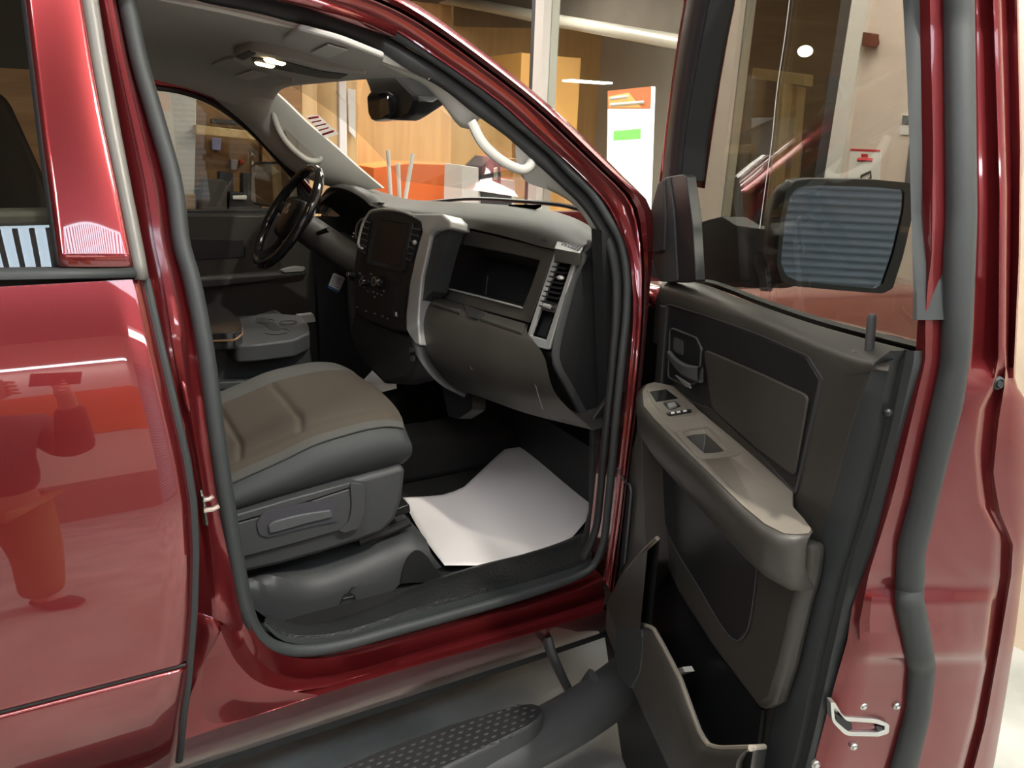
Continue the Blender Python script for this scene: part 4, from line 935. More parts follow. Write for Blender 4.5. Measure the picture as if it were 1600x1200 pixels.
# rear edge bands of the trim
yb = list(np.linspace(548, 1260, 40))
A_, B_, C_, E_ = [[PD((xat(t, y), y), w) for y in yb] for t, w in ((tR, -.004), (tR2, .010), (tR3, .020), (cA, .024))]
obj('trim_edge', G().grid([[p + DN * .01 for p in A_], A_, [lerp(a, b, .12) - DN * .003 for a, b in zip(A_, B_)], [lerp(a, b, .9) for a, b in zip(A_, B_)], B_, [p + DN * .02 for p in B_]]), M['rubber'], front_door, angle=60, label='grey trim edge band')
obj('edge_gap', G().grid([[p + DN * .012 for p in B_], [p + DN * .012 for p in C_]]), M['rubber_dk'], front_door)
obj('edge_lip', G().grid([[p + DN * .012 for p in C_], C_, E_, [p + DN * .012 for p in E_]]), M['rubber'], front_door, angle=60)
obj('edge_plug', G().ball(PD((1387, 645), .012), .006), M['black'], front_door)
# lock knob
kb = PD((1358, 548), .02); kt = PD((1363, 492), .02)
obj('lock_boss', G().lathe(PD((1352, 549), .022) - V3(0, 0, .006), [(.022, -.01), (.021, .0), (.016, .006), (0, .007)], (0, 0, 1), 20), M['plastic'], front_door)
obj('lock_knob', G().tube([kb, lerp(kb, kt, .9), kt, kt + V3(0, 0, .002)], [.0062, .0062, .005, .002], 12), M['plastic_lt'], front_door, angle=60, label='dark lock knob')
# inner handle
hb_ = rc([(1047, 512), (1088, 528), (1096, 545), (1092, 596), (1075, 604), (1044, 590)], .15)
obj('handle_bowl', G().prism([PD(p, -.007) for p in hb_], DN * .006), M['black'], front_door, label='black handle bowl')
obj('bowl_rim', G().tube([PD(p, -.008) for p in hb_], .0022, 6, closed=True), M['plastic_lt'], front_door)
obj('handle_backing', G().prism([PD(p, -.009) for p in rc([(1052, 527), (1066, 532), (1066, 556), (1052, 548)], .2)], DN * .01), M['plastic_lt'], front_door)
ph_ = cat([PD(p, w) for p, w in (((1042, 548), -.018), ((1052, 560), -.034), ((1070, 570), -.040), ((1090, 573), -.03))], 14)
ph2 = cat([PD(p, w) for p, w in (((1042, 558), -.018), ((1052, 574), -.034), ((1070, 590), -.040), ((1090, 598), -.03))], 14)
obj('pull_handle', G().grid([[p + DN * .012 for p in ph_], ph_, ph2, [p + DN * .012 for p in ph2]], cv=True), M['plastic_lt'], front_door, bevel=.004, bseg=3, label='grey pull handle')
obj('pull_glint', G().prism([PD(p, -.012) for p in ((1054, 586), (1076, 600), (1078, 607), (1070, 603))], DN * .004), M['silver'], front_door)
# armrest: one body with a level top
AZ = 1.07
at_ = [(1002, 611), (1010, 600), (1022, 597), (1050, 603), (1062, 610), (1090, 640), (1150, 690), (1200, 734), (1240, 769), (1240, 794), (1258, 814), (1270, 830), (1266, 837), (1246, 839), (1226, 837), (1196, 822), (1160, 792), (1110, 743), (1060, 694), (1020, 654), (1004, 634)]
T = [PZ(p, AZ) for p in at_]; cT_ = sum(T) / len(T)
def arm_layer(dw, dz, sc): return [cT_ + (p - cT_) * V3(sc, sc, 1) + DN * dw + V3(0, 0, dz) for p in T]
lay_ = [T, arm_layer(-.006, -.006, 1.012), arm_layer(-.008, -.018, 1.015), arm_layer(-.004, -.055, 1.01), arm_layer(.012, -.085, .985), arm_layer(.030, -.10, .95)]
n_in = [3, 4, 5, 6, 7, 8]
armrest = obj('armrest', G().grid(lay_, cu=True).face(T), M['plastic'], front_door, angle=50, label='charcoal armrest with window switch and grip cup')
def AT(p, dz=0): return PZ(p, AZ + dz)
armtop = [cT_ + (p - cT_) * V3(.985, .985, 1) + V3(0, 0, .0006) for p in T]
obj('armrest_top', G().prism(armtop, V3(0, 0, .0012)), mat('lit_armrest_plastic', (.19, .17, .14), .5, bump=.25, bscale=700, noise=.15, nscale=14, bdist=.0006), front_door, label='taupe armrest top toned as lit from above')  # lighter colour on top carries the overhead light it catches
swp = rc([(1010, 609), (1022, 604), (1044, 608), (1060, 620), (1087, 640), (1089, 646), (1076, 650), (1046, 653), (1032, 645), (1018, 626)], .2)
sw3 = [AT(p, .003) for p in swp]
switch = obj('switch_plate', G().prism(sw3, (0, 0, -.004)), mat('taupe_plate', (.16, .145, .12), .42), front_door, bevel=.0012, label='taupe switch plate')
obj('switch_slot', G().prism([AT(p, .0045) for p in ((1015, 612), (1041, 608), (1059, 622), (1025, 627))], (0, 0, -.002)), M['gloss_black'], front_door, label='dark blank switch')
obj('window_switch', G().prism([AT(p, .005) for p in rc([(1036, 629), (1054, 626), (1064, 634), (1045, 638)], .15)], (0, 0, -.003)), M['black'], front_door)
obj('switch_rocker', G().prism([AT(p, .009) for p in rc([(1042, 630), (1054, 628), (1058, 634), (1046, 637)], .2)], (0, 0, -.004)), M['silver'], front_door, bevel=.0012, label='pale window switch')
obj('lock_switch', G().prism([AT(p, .0055) for p in rc([(1041, 645), (1079, 639), (1081, 643), (1046, 649)], .2)], (0, 0, -.003)), M['black'], front_door)
for (x, y) in ((1051, 645), (1060, 643.5), (1070, 642)):
    obj('switch_mark', G().prism([AT((x + a, y + b), .0062) for a, b in ((-3, -1), (2.5, -1.8), (3.5, .6), (-2, 1.6))], (0, 0, -.0006)), M['white_ink'], front_door)
go = rc([(1054, 673), (1078, 668), (1106, 666), (1128, 683), (1158, 706), (1152, 711), (1124, 714), (1098, 717), (1088, 713), (1068, 690)], .15)
gi = rc([(1066, 675), (1084, 671), (1104, 669.5), (1120, 684), (1138, 701), (1128, 705), (1116, 707), (1101, 708), (1092, 700), (1077, 686)], .08)
obj('grip_rim', G().ring([AT(p, .004) for p in go], [AT(p, .0035) for p in gi], (0, 0, -.004)), mat('taupe_plate_rim', (.165, .15, .125), .42), front_door, bevel=.001, label='taupe grip cup rim')
gc_ = sum(AT(p, .0015) for p in gi) / len(gi)
obj('grip_cup', G().pocket([gc_ + (AT(p, .0015) - gc_) * .975 for p in gi], (0, 0, -.075)), M['black'], front_door, label='dark grip cup')
# cut the armrest body under the cup: the cup walls hang below, so open the top faces there
for nm in ('armrest', 'armrest_top'):
    o = bpy.data.objects[nm]; cu = G().prism([AT(p, .012) for p in gi], (0, 0, -.085))
    c_ = obj('cutter', cu, M['black']); md = o.modifiers.new('cut', 'BOOLEAN'); md.object = c_; md.operation = 'DIFFERENCE'; md.solver = 'EXACT'
    dg = bpy.context.evaluated_depsgraph_get(); me = bpy.data.meshes.new_from_object(o.evaluated_get(dg)); o.modifiers.clear(); o.data = me; bpy.data.objects.remove(c_)
# lower trim: panel below the armrest and the bin
lo_p = [(992, 640), (1006, 640), (1060, 700), (1110, 748), (1160, 798), (1200, 828), (1240, 842), (1262, 850), (1256, 900), (1240, 960), (1222, 1040), (1204, 1100), (1185, 1110), (1110, 1010), (1060, 930), (1000, 800), (984, 720)]
LP = [PD(p, -.035) for p in lo_p]
obj('lower_panel', G().prism(LP, DN * .034), M['plastic'], front_door, bevel=.012, bseg=3, label='charcoal lower door panel')
vi_ = [PD(p, -.038) for p in ((1008, 700), (1020, 690), (1100, 775), (1185, 862), (1180, 920), (1168, 985), (1152, 1002), (1136, 990), (1060, 865), (1012, 760))]
obj('vinyl_inlay', G().prism(vi_, DN * .004), M['black'], front_door, bevel=.0015)
obj('inlay_seam', G().tube(cat([PD(p, -.0385) for p in ((1184, 866), (1178, 930), (1168, 985), (1152, 1001), (1136, 990), (1090, 915), (1040, 830), (1016, 770))], 40), .0014, 5), M['plastic_lt'], front_door)
# hinge side lower trim with the speaker edge
hs = [(1000, 640), (992, 690), (975, 726), (966, 735), (956, 770), (946, 830), (942, 880), (944, 930), (950, 960), (1010, 880), (1008, 840), (1004, 770), (1002, 700)]
obj('hinge_side_trim', G().prism([PD(p, -.085) for p in rc(hs, .15)], DN * .08), M['plastic'], front_door, bevel=.006, label='charcoal hinge side trim')
obj('speaker_edge', G().prism([PD(p, -.090) for p in ((980, 756), (988, 762), (985, 800), (975, 880), (968, 895), (972, 840))], DN * .006), M['rubber_dk'], front_door)
obj('trim_strip', G().tube(cat([PD(p, -.092) for p in ((966, 732), (976, 752), (986, 762), (984, 800), (976, 880))], 20), .003, 6), M['plastic_lt'], front_door)
# map pocket
rimP = [(1024, 842), (1003, 862), (975, 896), (958, 930), (964, 952), (972, 970), (996, 976), (1018, 982), (1036, 1015), (1060, 1062), (1080, 1118), (1092, 1150), (1104, 1166), (1122, 1171), (1170, 1170)]
rimC = cat([PD(p, -.105) for p in rimP] + [PD((1190, 1168), -.04)], 60, smooth=False)
base_z = .44
W0 = [p - DN * .006 for p in rimC]
outl = [(1012, 850), (992, 868), (960, 905), (944, 936), (950, 962), (960, 985), (975, 1000)]
rows_ = [[p + DN * .010 for p in rimC], rimC, [p - DN * .008 + V3(0, 0, -.008) for p in rimC], [p - DN * .014 + V3(0, 0, -.022) for p in rimC], [V3(p[0], p[1], lerp(p[2], base_z, .75)) - DN * .012 for p in rimC], [V3(p[0], p[1], base_z - .02) + DN * .01 for p in rimC]]
obj('map_pocket', G().grid(rows_), M['plastic'], front_door, angle=60, label='charcoal map pocket')
obj('pocket_rim', G().tube([p + DN * .004 + V3(0, 0, .001) for p in rimC], .0048, 8), mat('lit_taupe_rim', (.27, .245, .20), .4), front_door, label='taupe pocket rim in a lit tone')  # rim colour raised so that it looks lit
inn_ = [[p + DN * .010 for p in rimC], [V3(p[0], p[1], base_z) + DN * .012 for p in rimC], [V3(p[0], p[1], base_z) + DN * .085 for p in rimC]]
obj('pocket_inside', G().grid(inn_), M['black'], front_door)
obj('pocket_back', G().prism([PD(p, -.012) for p in ((1000, 800), (1060, 920), (1120, 1020), (1190, 1110), (1180, 1200), (1100, 1240), (980, 1240), (940, 960))], DN * .008), M['black'], front_door)
obj('pocket_clip', G().prism([PD(p, -.06) for p in ((1046, 1049), (1066, 1042), (1070, 1050), (1050, 1056))], DN * .02), M['label'], front_door, label='pale clip in the pocket')
obj('pocket_fold', G().prism([PD(p, -.12) for p in rc([(962, 985), (975, 978), (1002, 984), (1004, 1010), (1000, 1050), (985, 1078), (966, 1056), (960, 1020)], .2)], DN * .02), M['rubber'], front_door, bevel=.004)

# window frame, sail, glass
bl = [(-60, 1069), (0, 1071), (50, 1062), (124, 1051), (204, 1041), (278, 1032)]
br = [(-60, 1124), (0, 1110), (70, 1096), (160, 1080), (230, 1070), (278, 1066)]
R = []
for y in np.linspace(-60, 282, 26):
    a, b = PD((xat(bl, y), y), .0), PD((xat(br, y), y), .01)
    R.append([a + DN * .05, a + DN * .006, lerp(a, b, .15) - DN * .004, lerp(a, b, .5) - DN * .007, lerp(a, b, .78) - DN * .003, lerp(a, b, .82) + DN * .006, b, b + DN * .05])
obj('front_frame', G().grid(R), M['black'], front_door, angle=60, label='black front window bar')
R = []
for y in np.linspace(-60, 290, 16):
    a = PD((xat(bl, y) - 1.5, y), .02); R.append([a, a + DN * .03, a + DN * .09 + DD * .02, a + DN * .09 + DD * .06])
obj('outer_frame', G().grid(R), M['paint'], front_door, solid=.003)
sl_ = rc([(1028, 286), (1040, 277), (1066, 272), (1072, 276), (1082, 350), (1087, 440), (1060, 442), (1030, 440), (1016, 398), (1012, 385), (1012, 345)], .12)
obj('mirror_sail', G().prism([PD(p, -.004) for p in sl_], DN * .022), M['black'], front_door, bevel=.005, label='black corner trim')
sl2 = rc([(1036, 282), (1045, 277), (1052, 330), (1058, 440), (1034, 440), (1040, 380), (1038, 330)], .15)
obj('sail_facet', G().prism([PD(p, -.008) for p in sl2], DN * .01), M['rubber'], front_door, bevel=.003)
tw = [(1028, 286), (1036, 281), (1038, 340), (1036, 392), (1022, 396), (1013, 386), (1012, 345)]
obj('tweeter_pod', G().prism([PD(p, -.014) for p in tw], DN * .02), M['rubber_dk'], front_door, bevel=.004)
gp = [(1118, -60), (1060, 290), (1070, 445), (1110, 455), (1430, 556), (1436, 300), (1420, -60)]
obj('door_glass', G().prism([PD(p, .055) for p in gp], DN * .004), M['tint'], front_door, label='front door window glass')
obj('glass_seam', G().tube(cat([PD(p, .052) for p in ((1236, -20), (1226, 60), (1214, 140), (1206, 220), (1196, 290), (1187, 357))], 20), .0009, 4), M['label'], front_door, label='thin pale line on the glass')
obj('belt_seal', G().grid([[p + DN * .012 + V3(0, 0, .004) for p in r0], [p + DN * .022 + V3(0, 0, .008) for p in r0], [p + DN * .03 - V3(0, 0, .01) for p in r0]]), M['rubber'], front_door)

# door mirror
MU = .12
mo = rc([(1226, 300), (1240, 282), (1268, 279), (1360, 280), (1424, 286), (1424, 330), (1408, 400), (1392, 450), (1376, 458), (1300, 452), (1236, 446), (1218, 436), (1211, 412), (1217, 340)], .2)
mi = rc([(1236, 304), (1248, 292), (1280, 290), (1360, 292), (1414, 297), (1412, 330), (1396, 398), (1380, 444), (1366, 451), (1300, 445), (1246, 439), (1228, 430), (1220, 410), (1226, 345)], .2)
m3 = [PE(p, MU) for p in mo]; cm = sum(m3) / len(m3)
Rm = [[p - DD * .004 for p in [PE(q, MU) for q in mi]], [PE(q, MU + .006) for q in mi], [p + DD * .006 for p in m3], m3, [p - DD * .03 for p in m3], [cm + (p - cm) * .85 - DD * .09 for p in m3], [cm + (p - cm) * .5 - DD * .12 for p in m3]] if len(mo) == len(mi) else None
door_mirror = obj('door_mirror', G().grid(Rm, cu=True).face(Rm[-1]), M['black'], truck, angle=50, label='black passenger door mirror')
obj('mirror_glass', G().face([PE(q, MU + .002) for q in mi]), M['mirror'], door_mirror, label='blue tinted mirror glass')
am = rc([(1080, 352), (1104, 344), (1128, 338), (1150, 352), (1224, 362), (1226, 440), (1190, 450), (1100, 448), (1084, 440)], .1)
obj('mirror_arm', G().prism([PD(p, .16) for p in am], DN * .06), M['rubber_dk'], door_mirror, bevel=.01, label='black mirror arm')
# ------------------------------------------------------------------ loose things in the cab
PP = [(628, 776), (690, 770), (722, 762), (760, 735), (800, 702), (844, 667), (872, 702), (900, 726), (926, 748), (925, 800), (890, 836), (850, 866), (800, 880), (770, 884), (695, 884), (672, 850), (645, 806)]
p3 = [PZ(p, .525) for p in PP]
poly = cat(p3, 60, closed=True, smooth=False); c = PZ((770, 800), .525)
R = [[c + (p - c) * s for p in poly] for s in np.linspace(.02, 1, 14)]
def wob(p): return p + V3(0, 0, .020 * math.sin(p[0] * 9 + p[1] * 4) * .5 + .014 * math.sin(p[1] * 7.0 + 1.3) + .03 * max(0, (p[0] - 1.2)))
R = [[wob(p) for p in r] for r in R]
m1 = obj('paper_floor_mat', G().grid(R, cu=True).face(R[0]), M['paper'], None, solid=.0012, angle=80)
tag(m1, 'large creased white paper mat on the passenger floor', 'paper mat', 'paper floor mats')
p3 = [PZ(p, .64) for p in ((552, 612), (570, 592), (592, 568), (612, 584), (618, 590), (620, 607), (600, 612), (566, 622))]
m2 = obj('paper_floor_mat', G().prism(p3, (0, 0, .0015)), M['paper'], None)
tag(m2, 'small piece of white paper on the driver floor beyond the seat', 'paper mat', 'paper floor mats')
# ignition key and tag
kp = PX((545, 424), .90)
key = thing('ignition_key', 'black headed key standing in the dash by the white tag', 'key', tuple(kp))
obj('key_head', G().ball(kp, .010, .016, .014), M['gloss_black'], key); obj('key_blade', G().cyl(kp, kp + V3(.05, 0, 0), .004, 8), M['steel'], key)
tg = rc([(521, 426), (539, 434), (528, 458), (512, 449)], .15)
t3 = [PX(p, .885) for p in tg]
kt = thing('key_tag', 'white paper key tag with dark writing hanging below the ignition', 'tag', tuple(sum(t3) / len(t3)))
obj('tag_card', G().prism(t3, (.002, 0, 0)), M['paper'], kt)
q = [PX(p, .8845) for p in ((521, 426), (539, 434), (528, 458), (512, 449))]
for k in range(5):
    a, b = lerp(q[0], q[3], .2 + .13 * k), lerp(q[1], q[2], .2 + .13 * k)
    obj('tag_print', G().tube([lerp(a, b, .14), lerp(a, b, .86 - .15 * (k % 2))], .0011, 4), M['ink'], kt)
obj('tag_edge', G().prism([lerp(q[0], q[3], .84), lerp(q[1], q[2], .84), q[2], q[3]], (-.0006, 0, 0)), mat('blue_tag_edge', (.05, .10, .30), .6), kt)
obj('tag_ring', G().tube([kp + V3(0, .004 * math.cos(a), -.016 + .012 * math.sin(a)) for a in np.linspace(0, 6.28, 14)[:-1]], .0009, 5, closed=True), M['steel'], kt)
# ------------------------------------------------------------------ the place
M['concrete'] = mat('worn_concrete', (.50, .52, .49), .7, noise=.55, nscale=3.5, bump=.3, bscale=60, col2=(.34, .36, .33))
M['white_wall'] = mat('warm_white_paint', (.70, .59, .52), .7, noise=.04, nscale=2)
M['grey_wall'] = mat('grey_showroom_paint', (.62, .59, .54), .8, noise=.06, nscale=2)
M['cream'] = mat('cream_paint', (.85, .72, .55), .6)
M['brown_ceiling'] = mat('brown_grey_ceiling', (.13, .105, .085), .9, noise=.15, nscale=3)
M['deck'] = mat('white_steel_deck', (.78, .80, .84), .45)
M['sect'] = mat('pale_blue_white_door_panel', (.52, .56, .62), .45)
M['orange'] = mat('orange_paint', (.78, .17, .035), .5)
M['ply'] = wood('plywood', (.62, .36, .15), (.50, .27, .10), .5, .6)
M['pine'] = wood('pale_pine', (.72, .52, .27), (.58, .38, .17), .9, .6)
M['osb'] = wood('brown_board', (.33, .19, .085), (.22, .12, .05), 1.2, .8, 'X')
M['alu'] = mat('white_aluminium', (.72, .70, .66), .4)
M['dark_frame'] = mat('dark_grey_frame', (.05, .05, .055), .5)
M['poster'] = mat('white_card', (.78, .76, .73), .5)
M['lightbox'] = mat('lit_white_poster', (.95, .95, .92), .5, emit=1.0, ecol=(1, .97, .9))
M['green'] = mat('green_print', (.22, .60, .16), .5, emit=.25)
M['panel'] = mat('led_panel', (1, 1, 1), .5, emit=13, ecol=(1, .95, .91))
M['panel_c'] = mat('cool_led_panel', (1, 1, 1), .5, emit=14, ecol=(.93, .96, 1))
struct('floor', G().aabb((-8, -6, -.05), (10, 12, 0)), M['concrete'])
# ceiling: dark deck over the truck, and the raised sectional door stored under it behind the photographer
struct('ceiling', G().aabb((-8, -5.1, 3.5), (3.5, 4.1, 3.56)), M['brown_ceiling'])
# ribbed rooflight strip let into the ceiling, with its purlin bars
struct('window_4', G().aabb((-4, -3.15, 3.485), (3.4, -2.62, 3.499)), mat('rooflight_daylight', (.8, .9, 1), .5, emit=6, ecol=(.72, .88, 1)))
g = G()
for x in np.arange(-3.95, 3.4, .075): g.aabb((x, -3.15, 3.47), (x + .026, -2.62, 3.484))
struct('trim_12', g, M['deck'])
struct('ceiling_showroom', G().aabb((3.5, -6, 3.5), (10, 12, 3.56)).aabb((-8, 4.1, 3.5), (3.5, 12, 3.56)), M['brown_ceiling'])
# wall behind the photographer: closed sectional door of ribbed panels
struct('wall_back', G().aabb((-8, -5.1, 0), (1.3, -5.0, 3.5)).aabb((5.0, -5.1, 0), (10, -5.0, 3.5)).aabb((1.3, -5.1, 3.0), (5.0, -5.0, 3.5)), M['white_wall'])
z = 0.0; pr = []
while z < 3.0:
    pr += [(z, .0), (z + .03, .0), (z + .036, .014), (z + .054, .014), (z + .06, 0)]; z += .06
struct('door_1', G().grid([[V3(x, -5.06 + d, z) for z, d in pr] for x in (1.3, 5.0)]), M['sect'], solid=.02)
struct('trim_1', G().aabb((-8, -5.0, 1.62), (1.28, -4.97, 2.45)), M['orange'])
struct('trim_8', G().aabb((-8, -5.0, .0), (1.28, -4.97, .75)), mat('dull_red_brown_dado', (.30, .20, .17), .6))
for k, x_ in enumerate((-6.6, -5.6, -4.6)): struct('trim_%d' % (9 + k), G().aabb((x_, 3.95, 0), (x_ + (.5, .2, .6)[k], 4.0, 3.0)), M[('white_wall', 'pine', 'white_wall')[k]])
struct('wall_left', G().aabb((-8.1, -5, 0), (-8, 12, 3.5)), M['grey_wall'])
struct('wall_far', G().aabb((-8, 4.0, 0), (1.45, 4.1, 3.5)), M['osb'])
struct('wall_showroom_end', G().aabb((-8, 11.9, 0), (10, 12, 3.5)), M['ply'])
struct('wall_showroom', G().aabb((9.4, -6, 0), (9.5, 12, 3.5)), M['grey_wall'])
# glazed partition at the truck's nose
PXW = 3.6
def wy(x, y=200): return PX((x, y), PXW)[1]
struct('wall_front', G().aabb((PXW, -5, 0), (PXW + .12, wy(1330), 3.5)), M['white_wall'])
struct('wall_pier', G().aabb((PXW, wy(1135), 0), (PXW + .12, wy(1068), 3.5)), M['white_wall'])
struct('trim_2', G().aabb((PXW - .03, wy(1330), 0), (PXW + .13, wy(1306), 3.5)), M['alu'])
struct('trim_3', G().aabb((PXW - .02, wy(1306), 0), (PXW + .10, wy(1288), 3.5)), M['dark_frame'])
struct('trim_4', G().aabb((PXW - .02, wy(1068), 0), (PXW + .1, wy(1060), 3.5)), M['alu'])
struct('window_1', G().aabb((PXW + .04, wy(1288), .12), (PXW + .05, wy(1135), 3.4)), M['glass'])
struct('trim_5', G().aabb((PXW - .03, wy(851, 100), 0), (PXW + .12, wy(838, 100), 3.5)), M['alu'])
struct('trim_6', G().aabb((PXW - .02, wy(838, 100), 0), (PXW + .10, wy(831, 100), 3.5)), M['dark_frame'])
struct('window_2', G().aabb((PXW + .04, wy(1060), .12), (PXW + .05, wy(851, 100), 3.4)), M['glass'])
struct('window_3', G().aabb((PXW + .04, wy(831, 100), .12), (PXW + .05, wy(700, 100), 3.4)), M['glass'])
struct('wall_column', G().aabb((2.62, -1.4, 0), (2.9, PX((1591, 300), 2.62)[1], 3.5)), M['cream'])
# a doorway on the white wall, behind the open truck door
dy = PX((1404, 200), PXW)[1]
struct('trim_7', G().aabb((PXW - .03, dy - 1.0, 0), (PXW, dy, 2.1)), M['white_wall'])
# room behind the dark window
pi = PX((1100, 200), 5.8)[1]
struct('wall_inner', G().aabb((5.8, -5, 0), (5.9, pi, 3.5)), mat('dim_brown_wall', (.20, .17, .14), .8))
struct('wall_inner_side', G().prism([V3(PXW + .12, wy(1110), 0), V3(5.9, pi + .1, 0), V3(5.9, pi + .1, 3.5), V3(PXW + .12, wy(1110), 3.5)], (0, -.05, 0)), M['grey_wall'])

def wallthing(name, label, cat_, poly, m, X=PXW, th=.012, group=None, off=.0, bevel=.002):
    q = [PX(p, X - off) for p in poly]; o = obj(name, G().prism(q, (-th, 0, 0)), m, None, bevel=bevel); return tag(o, label, cat_, group), [p + V3(-th, 0, 0) for p in q]
o, q = wallthing('fire_alarm', 'small red fire alarm call point on the white wall', 'alarm', rc([(1358, 51), (1373, 53), (1375, 68), (1370, 75), (1356, 73)], .15), mat('alarm_red', (.11, .025, .018), .4), th=.05, bevel=.01)
c = PX((1366, 63), PXW - .052); obj('alarm_glass', G().box(c, (.002, 0, 0), (0, .02, 0), (0, 0, .025)), mat('alarm_dull', (.15, .04, .03), .3), o)
# safety poster
o, q = wallthing('wall_poster', 'white poster with a red top edge and line drawing on the white wall', 'poster', [(1330, 232), (1377, 234), (1374, 300), (1323, 300)], M['poster'], th=.004, bevel=0)
def on(q, u, v, d=.001): return lerp(lerp(q[0], q[1], u), lerp(q[3], q[2], u), v) + V3(-d, 0, 0)
obj('poster_band', G().prism([on(q, 0, 0), on(q, 1, 0), on(q, 1, .05), on(q, 0, .05)], (-.001, 0, 0)), M['red_ink'], o)
obj('poster_logo', G().prism([on(q, .38, .11), on(q, .60, .11), on(q, .60, .19), on(q, .38, .19)], (-.001, 0, 0)), M['red_ink'], o)
obj('poster_heading', G().tube([on(q, .28, .25), on(q, .76, .25)], .010, 4), M['red_ink'], o)
g = G().tube([on(q, a, b) for a, b in ((.42, .80), (.44, .62), (.72, .52), (.74, .66), (.50, .82))], .007, 4, closed=True); g.tube([on(q, .48, .82), on(q, .6, .92), on(q, .72, .74)], .007, 4)
obj('poster_drawing', g, M['ink'], o)
o, q = wallthing('wall_notice', 'small grey notice at the right edge of the white wall', 'notice', [(1410, 178), (1432, 180), (1430, 212), (1407, 210)], M['poster'], th=.006, off=.03, bevel=0)
obj('notice_photo', G().prism([on(q, .08, .06), on(q, .95, .06), on(q, .95, .5), on(q, .08, .5)], (-.001, 0, 0)), mat('grey_print', (.16, .16, .15), .6), o)
# dark coat-like panel at the doorway
o, q = wallthing('slate_board', 'dark grey upright panel below the small notice', 'panel', [(1424, 225), (1440, 225), (1440, 320), (1412, 330)], mat('slate_panel', (.12, .12, .125), .6), th=.02, off=.03)
# timber frame seen through the window
def post(name, label, poly, X, m=M['pine'], th=.09, cat_='timber', group=None):
    q = [PX(p, X) for p in poly]; q = [V3(a[0], a[1], 0) if p[1] >= 420 else a for p, a in zip(poly, q)]; return tag(obj(name, G().prism(q, (th, 0, 0)), m, None, bevel=.004), label, cat_, group)
post('timber_beam', 'pale timber beam across the two posts behind the dark window', [(1176, 106), (1257, 116), (1256, 134), (1174, 122)], 4.5)
post('timber_post', 'left pale timber post behind the dark window', [(1215, 128), (1225, 131), (1207, 420), (1194, 420)], 4.45, group='timber posts')
post('timber_post', 'right pale timber post behind the dark window', [(1236, 134), (1246, 136), (1232, 420), (1217, 420)], 4.62, group='timber posts')
post('red_bin', 'dark red bin low behind the dark window', [(1156, 285), (1190, 286), (1186, 420), (1152, 420)], 4.9, mat('dark_red', (.10, .015, .015), .5), .3, 'bin')
post('wall_panel', 'brown board standing low behind the dark window', [(1255, 230), (1285, 230), (1272, 420), (1240, 420)], 5.2, mat('brown_board', (.20, .13, .075), .7), .05, 'board')
post('leaning_sheet', 'pale grey sheet leaning beside the right timber post', [(1240, 225), (1252, 226), (1245, 300), (1234, 300)], 4.75, mat('pale_sheet', (.42, .40, .37), .6), .02, 'sheet')
l = PX((1258, 80), 5.0); o = tag(obj('spot_lamp', G().ball(l, .055, .055, .04), mat('spot_glow', (1, .95, .85), .5, emit=10, ecol=(1, .93, .8)), None), 'small bright lamp seen through the dark window', 'lamp')

# showroom beyond the glazing -------------------------------------------------
duct = [PX(p, 6.0) for p in ((640, -10), (760, 10), (875, 33), (1000, 55), (1120, 76))]
dz = duct[2][2]; duct = [V3(6.0, p[1], p[2]) for p in duct]
o = obj('ceiling_duct', G().tube(duct, .075, 14), mat('pale_duct', (.50, .46, .40), .35, .3), None); tag(o, 'pale round ceiling duct crossing the showroom', 'duct')
struct('beam', G().prism([PX((600, -60), 6.3), PX((1140, -60), 6.3), PX((1140, 62), 6.3), PX((880, 44), 6.3), PX((700, 40), 6.3), PX((600, 30), 6.3)], (.2, 0, 0)), M['brown_ceiling'])
def px_box(name, label, cat_, poly, X, th, m, group=None, bevel=.006, Y=None):
    q = [PX(p, X) if Y is None else PY(p, Y) for p in poly]
    q = [V3(a[0], a[1], 0) if p[1] >= 420 else a for p, a in zip(poly, q)]
    return tag(obj(name, G().prism(q, (th, 0, 0) if Y is None else (0, th, 0)), m, None, bevel=bevel), label, cat_, group), q
# plywood tower: a box with two faces in view
k0 = PX((815, 82), 6.2); yl = PX((908, 95), 6.2)[1]
zt = k0[2]
xr = PY((908, 95), k0[1])[0]; ylf = PX((700, 100), 6.2)[1]
tag(obj('plywood_tower', G().aabb((6.2, k0[1], 0), (xr, ylf, zt)), mat('lit_ply_tower', (.70, .36, .10), .6), None, bevel=.01), 'tall plywood tower standing behind the white mullion', 'tower')
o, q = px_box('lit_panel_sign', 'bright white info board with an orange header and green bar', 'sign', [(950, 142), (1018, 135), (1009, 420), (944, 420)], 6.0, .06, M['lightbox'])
def onl(u, v, d=.002): return lerp(lerp(q[0], q[1], u), lerp(q[3], q[2], u), v) + V3(-d, 0, 0)
obj('sign_header', G().prism([onl(0, 0), onl(1, 0), onl(1, .115), onl(0, .100)], (-.002, 0, 0)), mat('orange_header', (.50, .16, .07), .6, emit=.15), o)
g = G()
obj('sign_header_photo', G().prism([onl(.02, .03, .005), onl(.5, .02, .005), onl(.80, .105, .005), onl(.05, .095, .005)], (-.002, 0, 0)), mat('pale_orange', (.80, .45, .16), .6), o)
for k, (a, b) in enumerate(((.08, .5), (.08, .86))):
    obj('sign_lettering', G().tube([onl(a, .045 + .035 * k, .008), onl(b, .040 + .038 * k, .008)], .018, 4), M['poster'], o)
obj('sign_green_bar', G().prism([onl(.16, .225), onl(.80, .215), onl(.80, .27), onl(.16, .28)], (-.002, 0, 0)), M['green'], o)
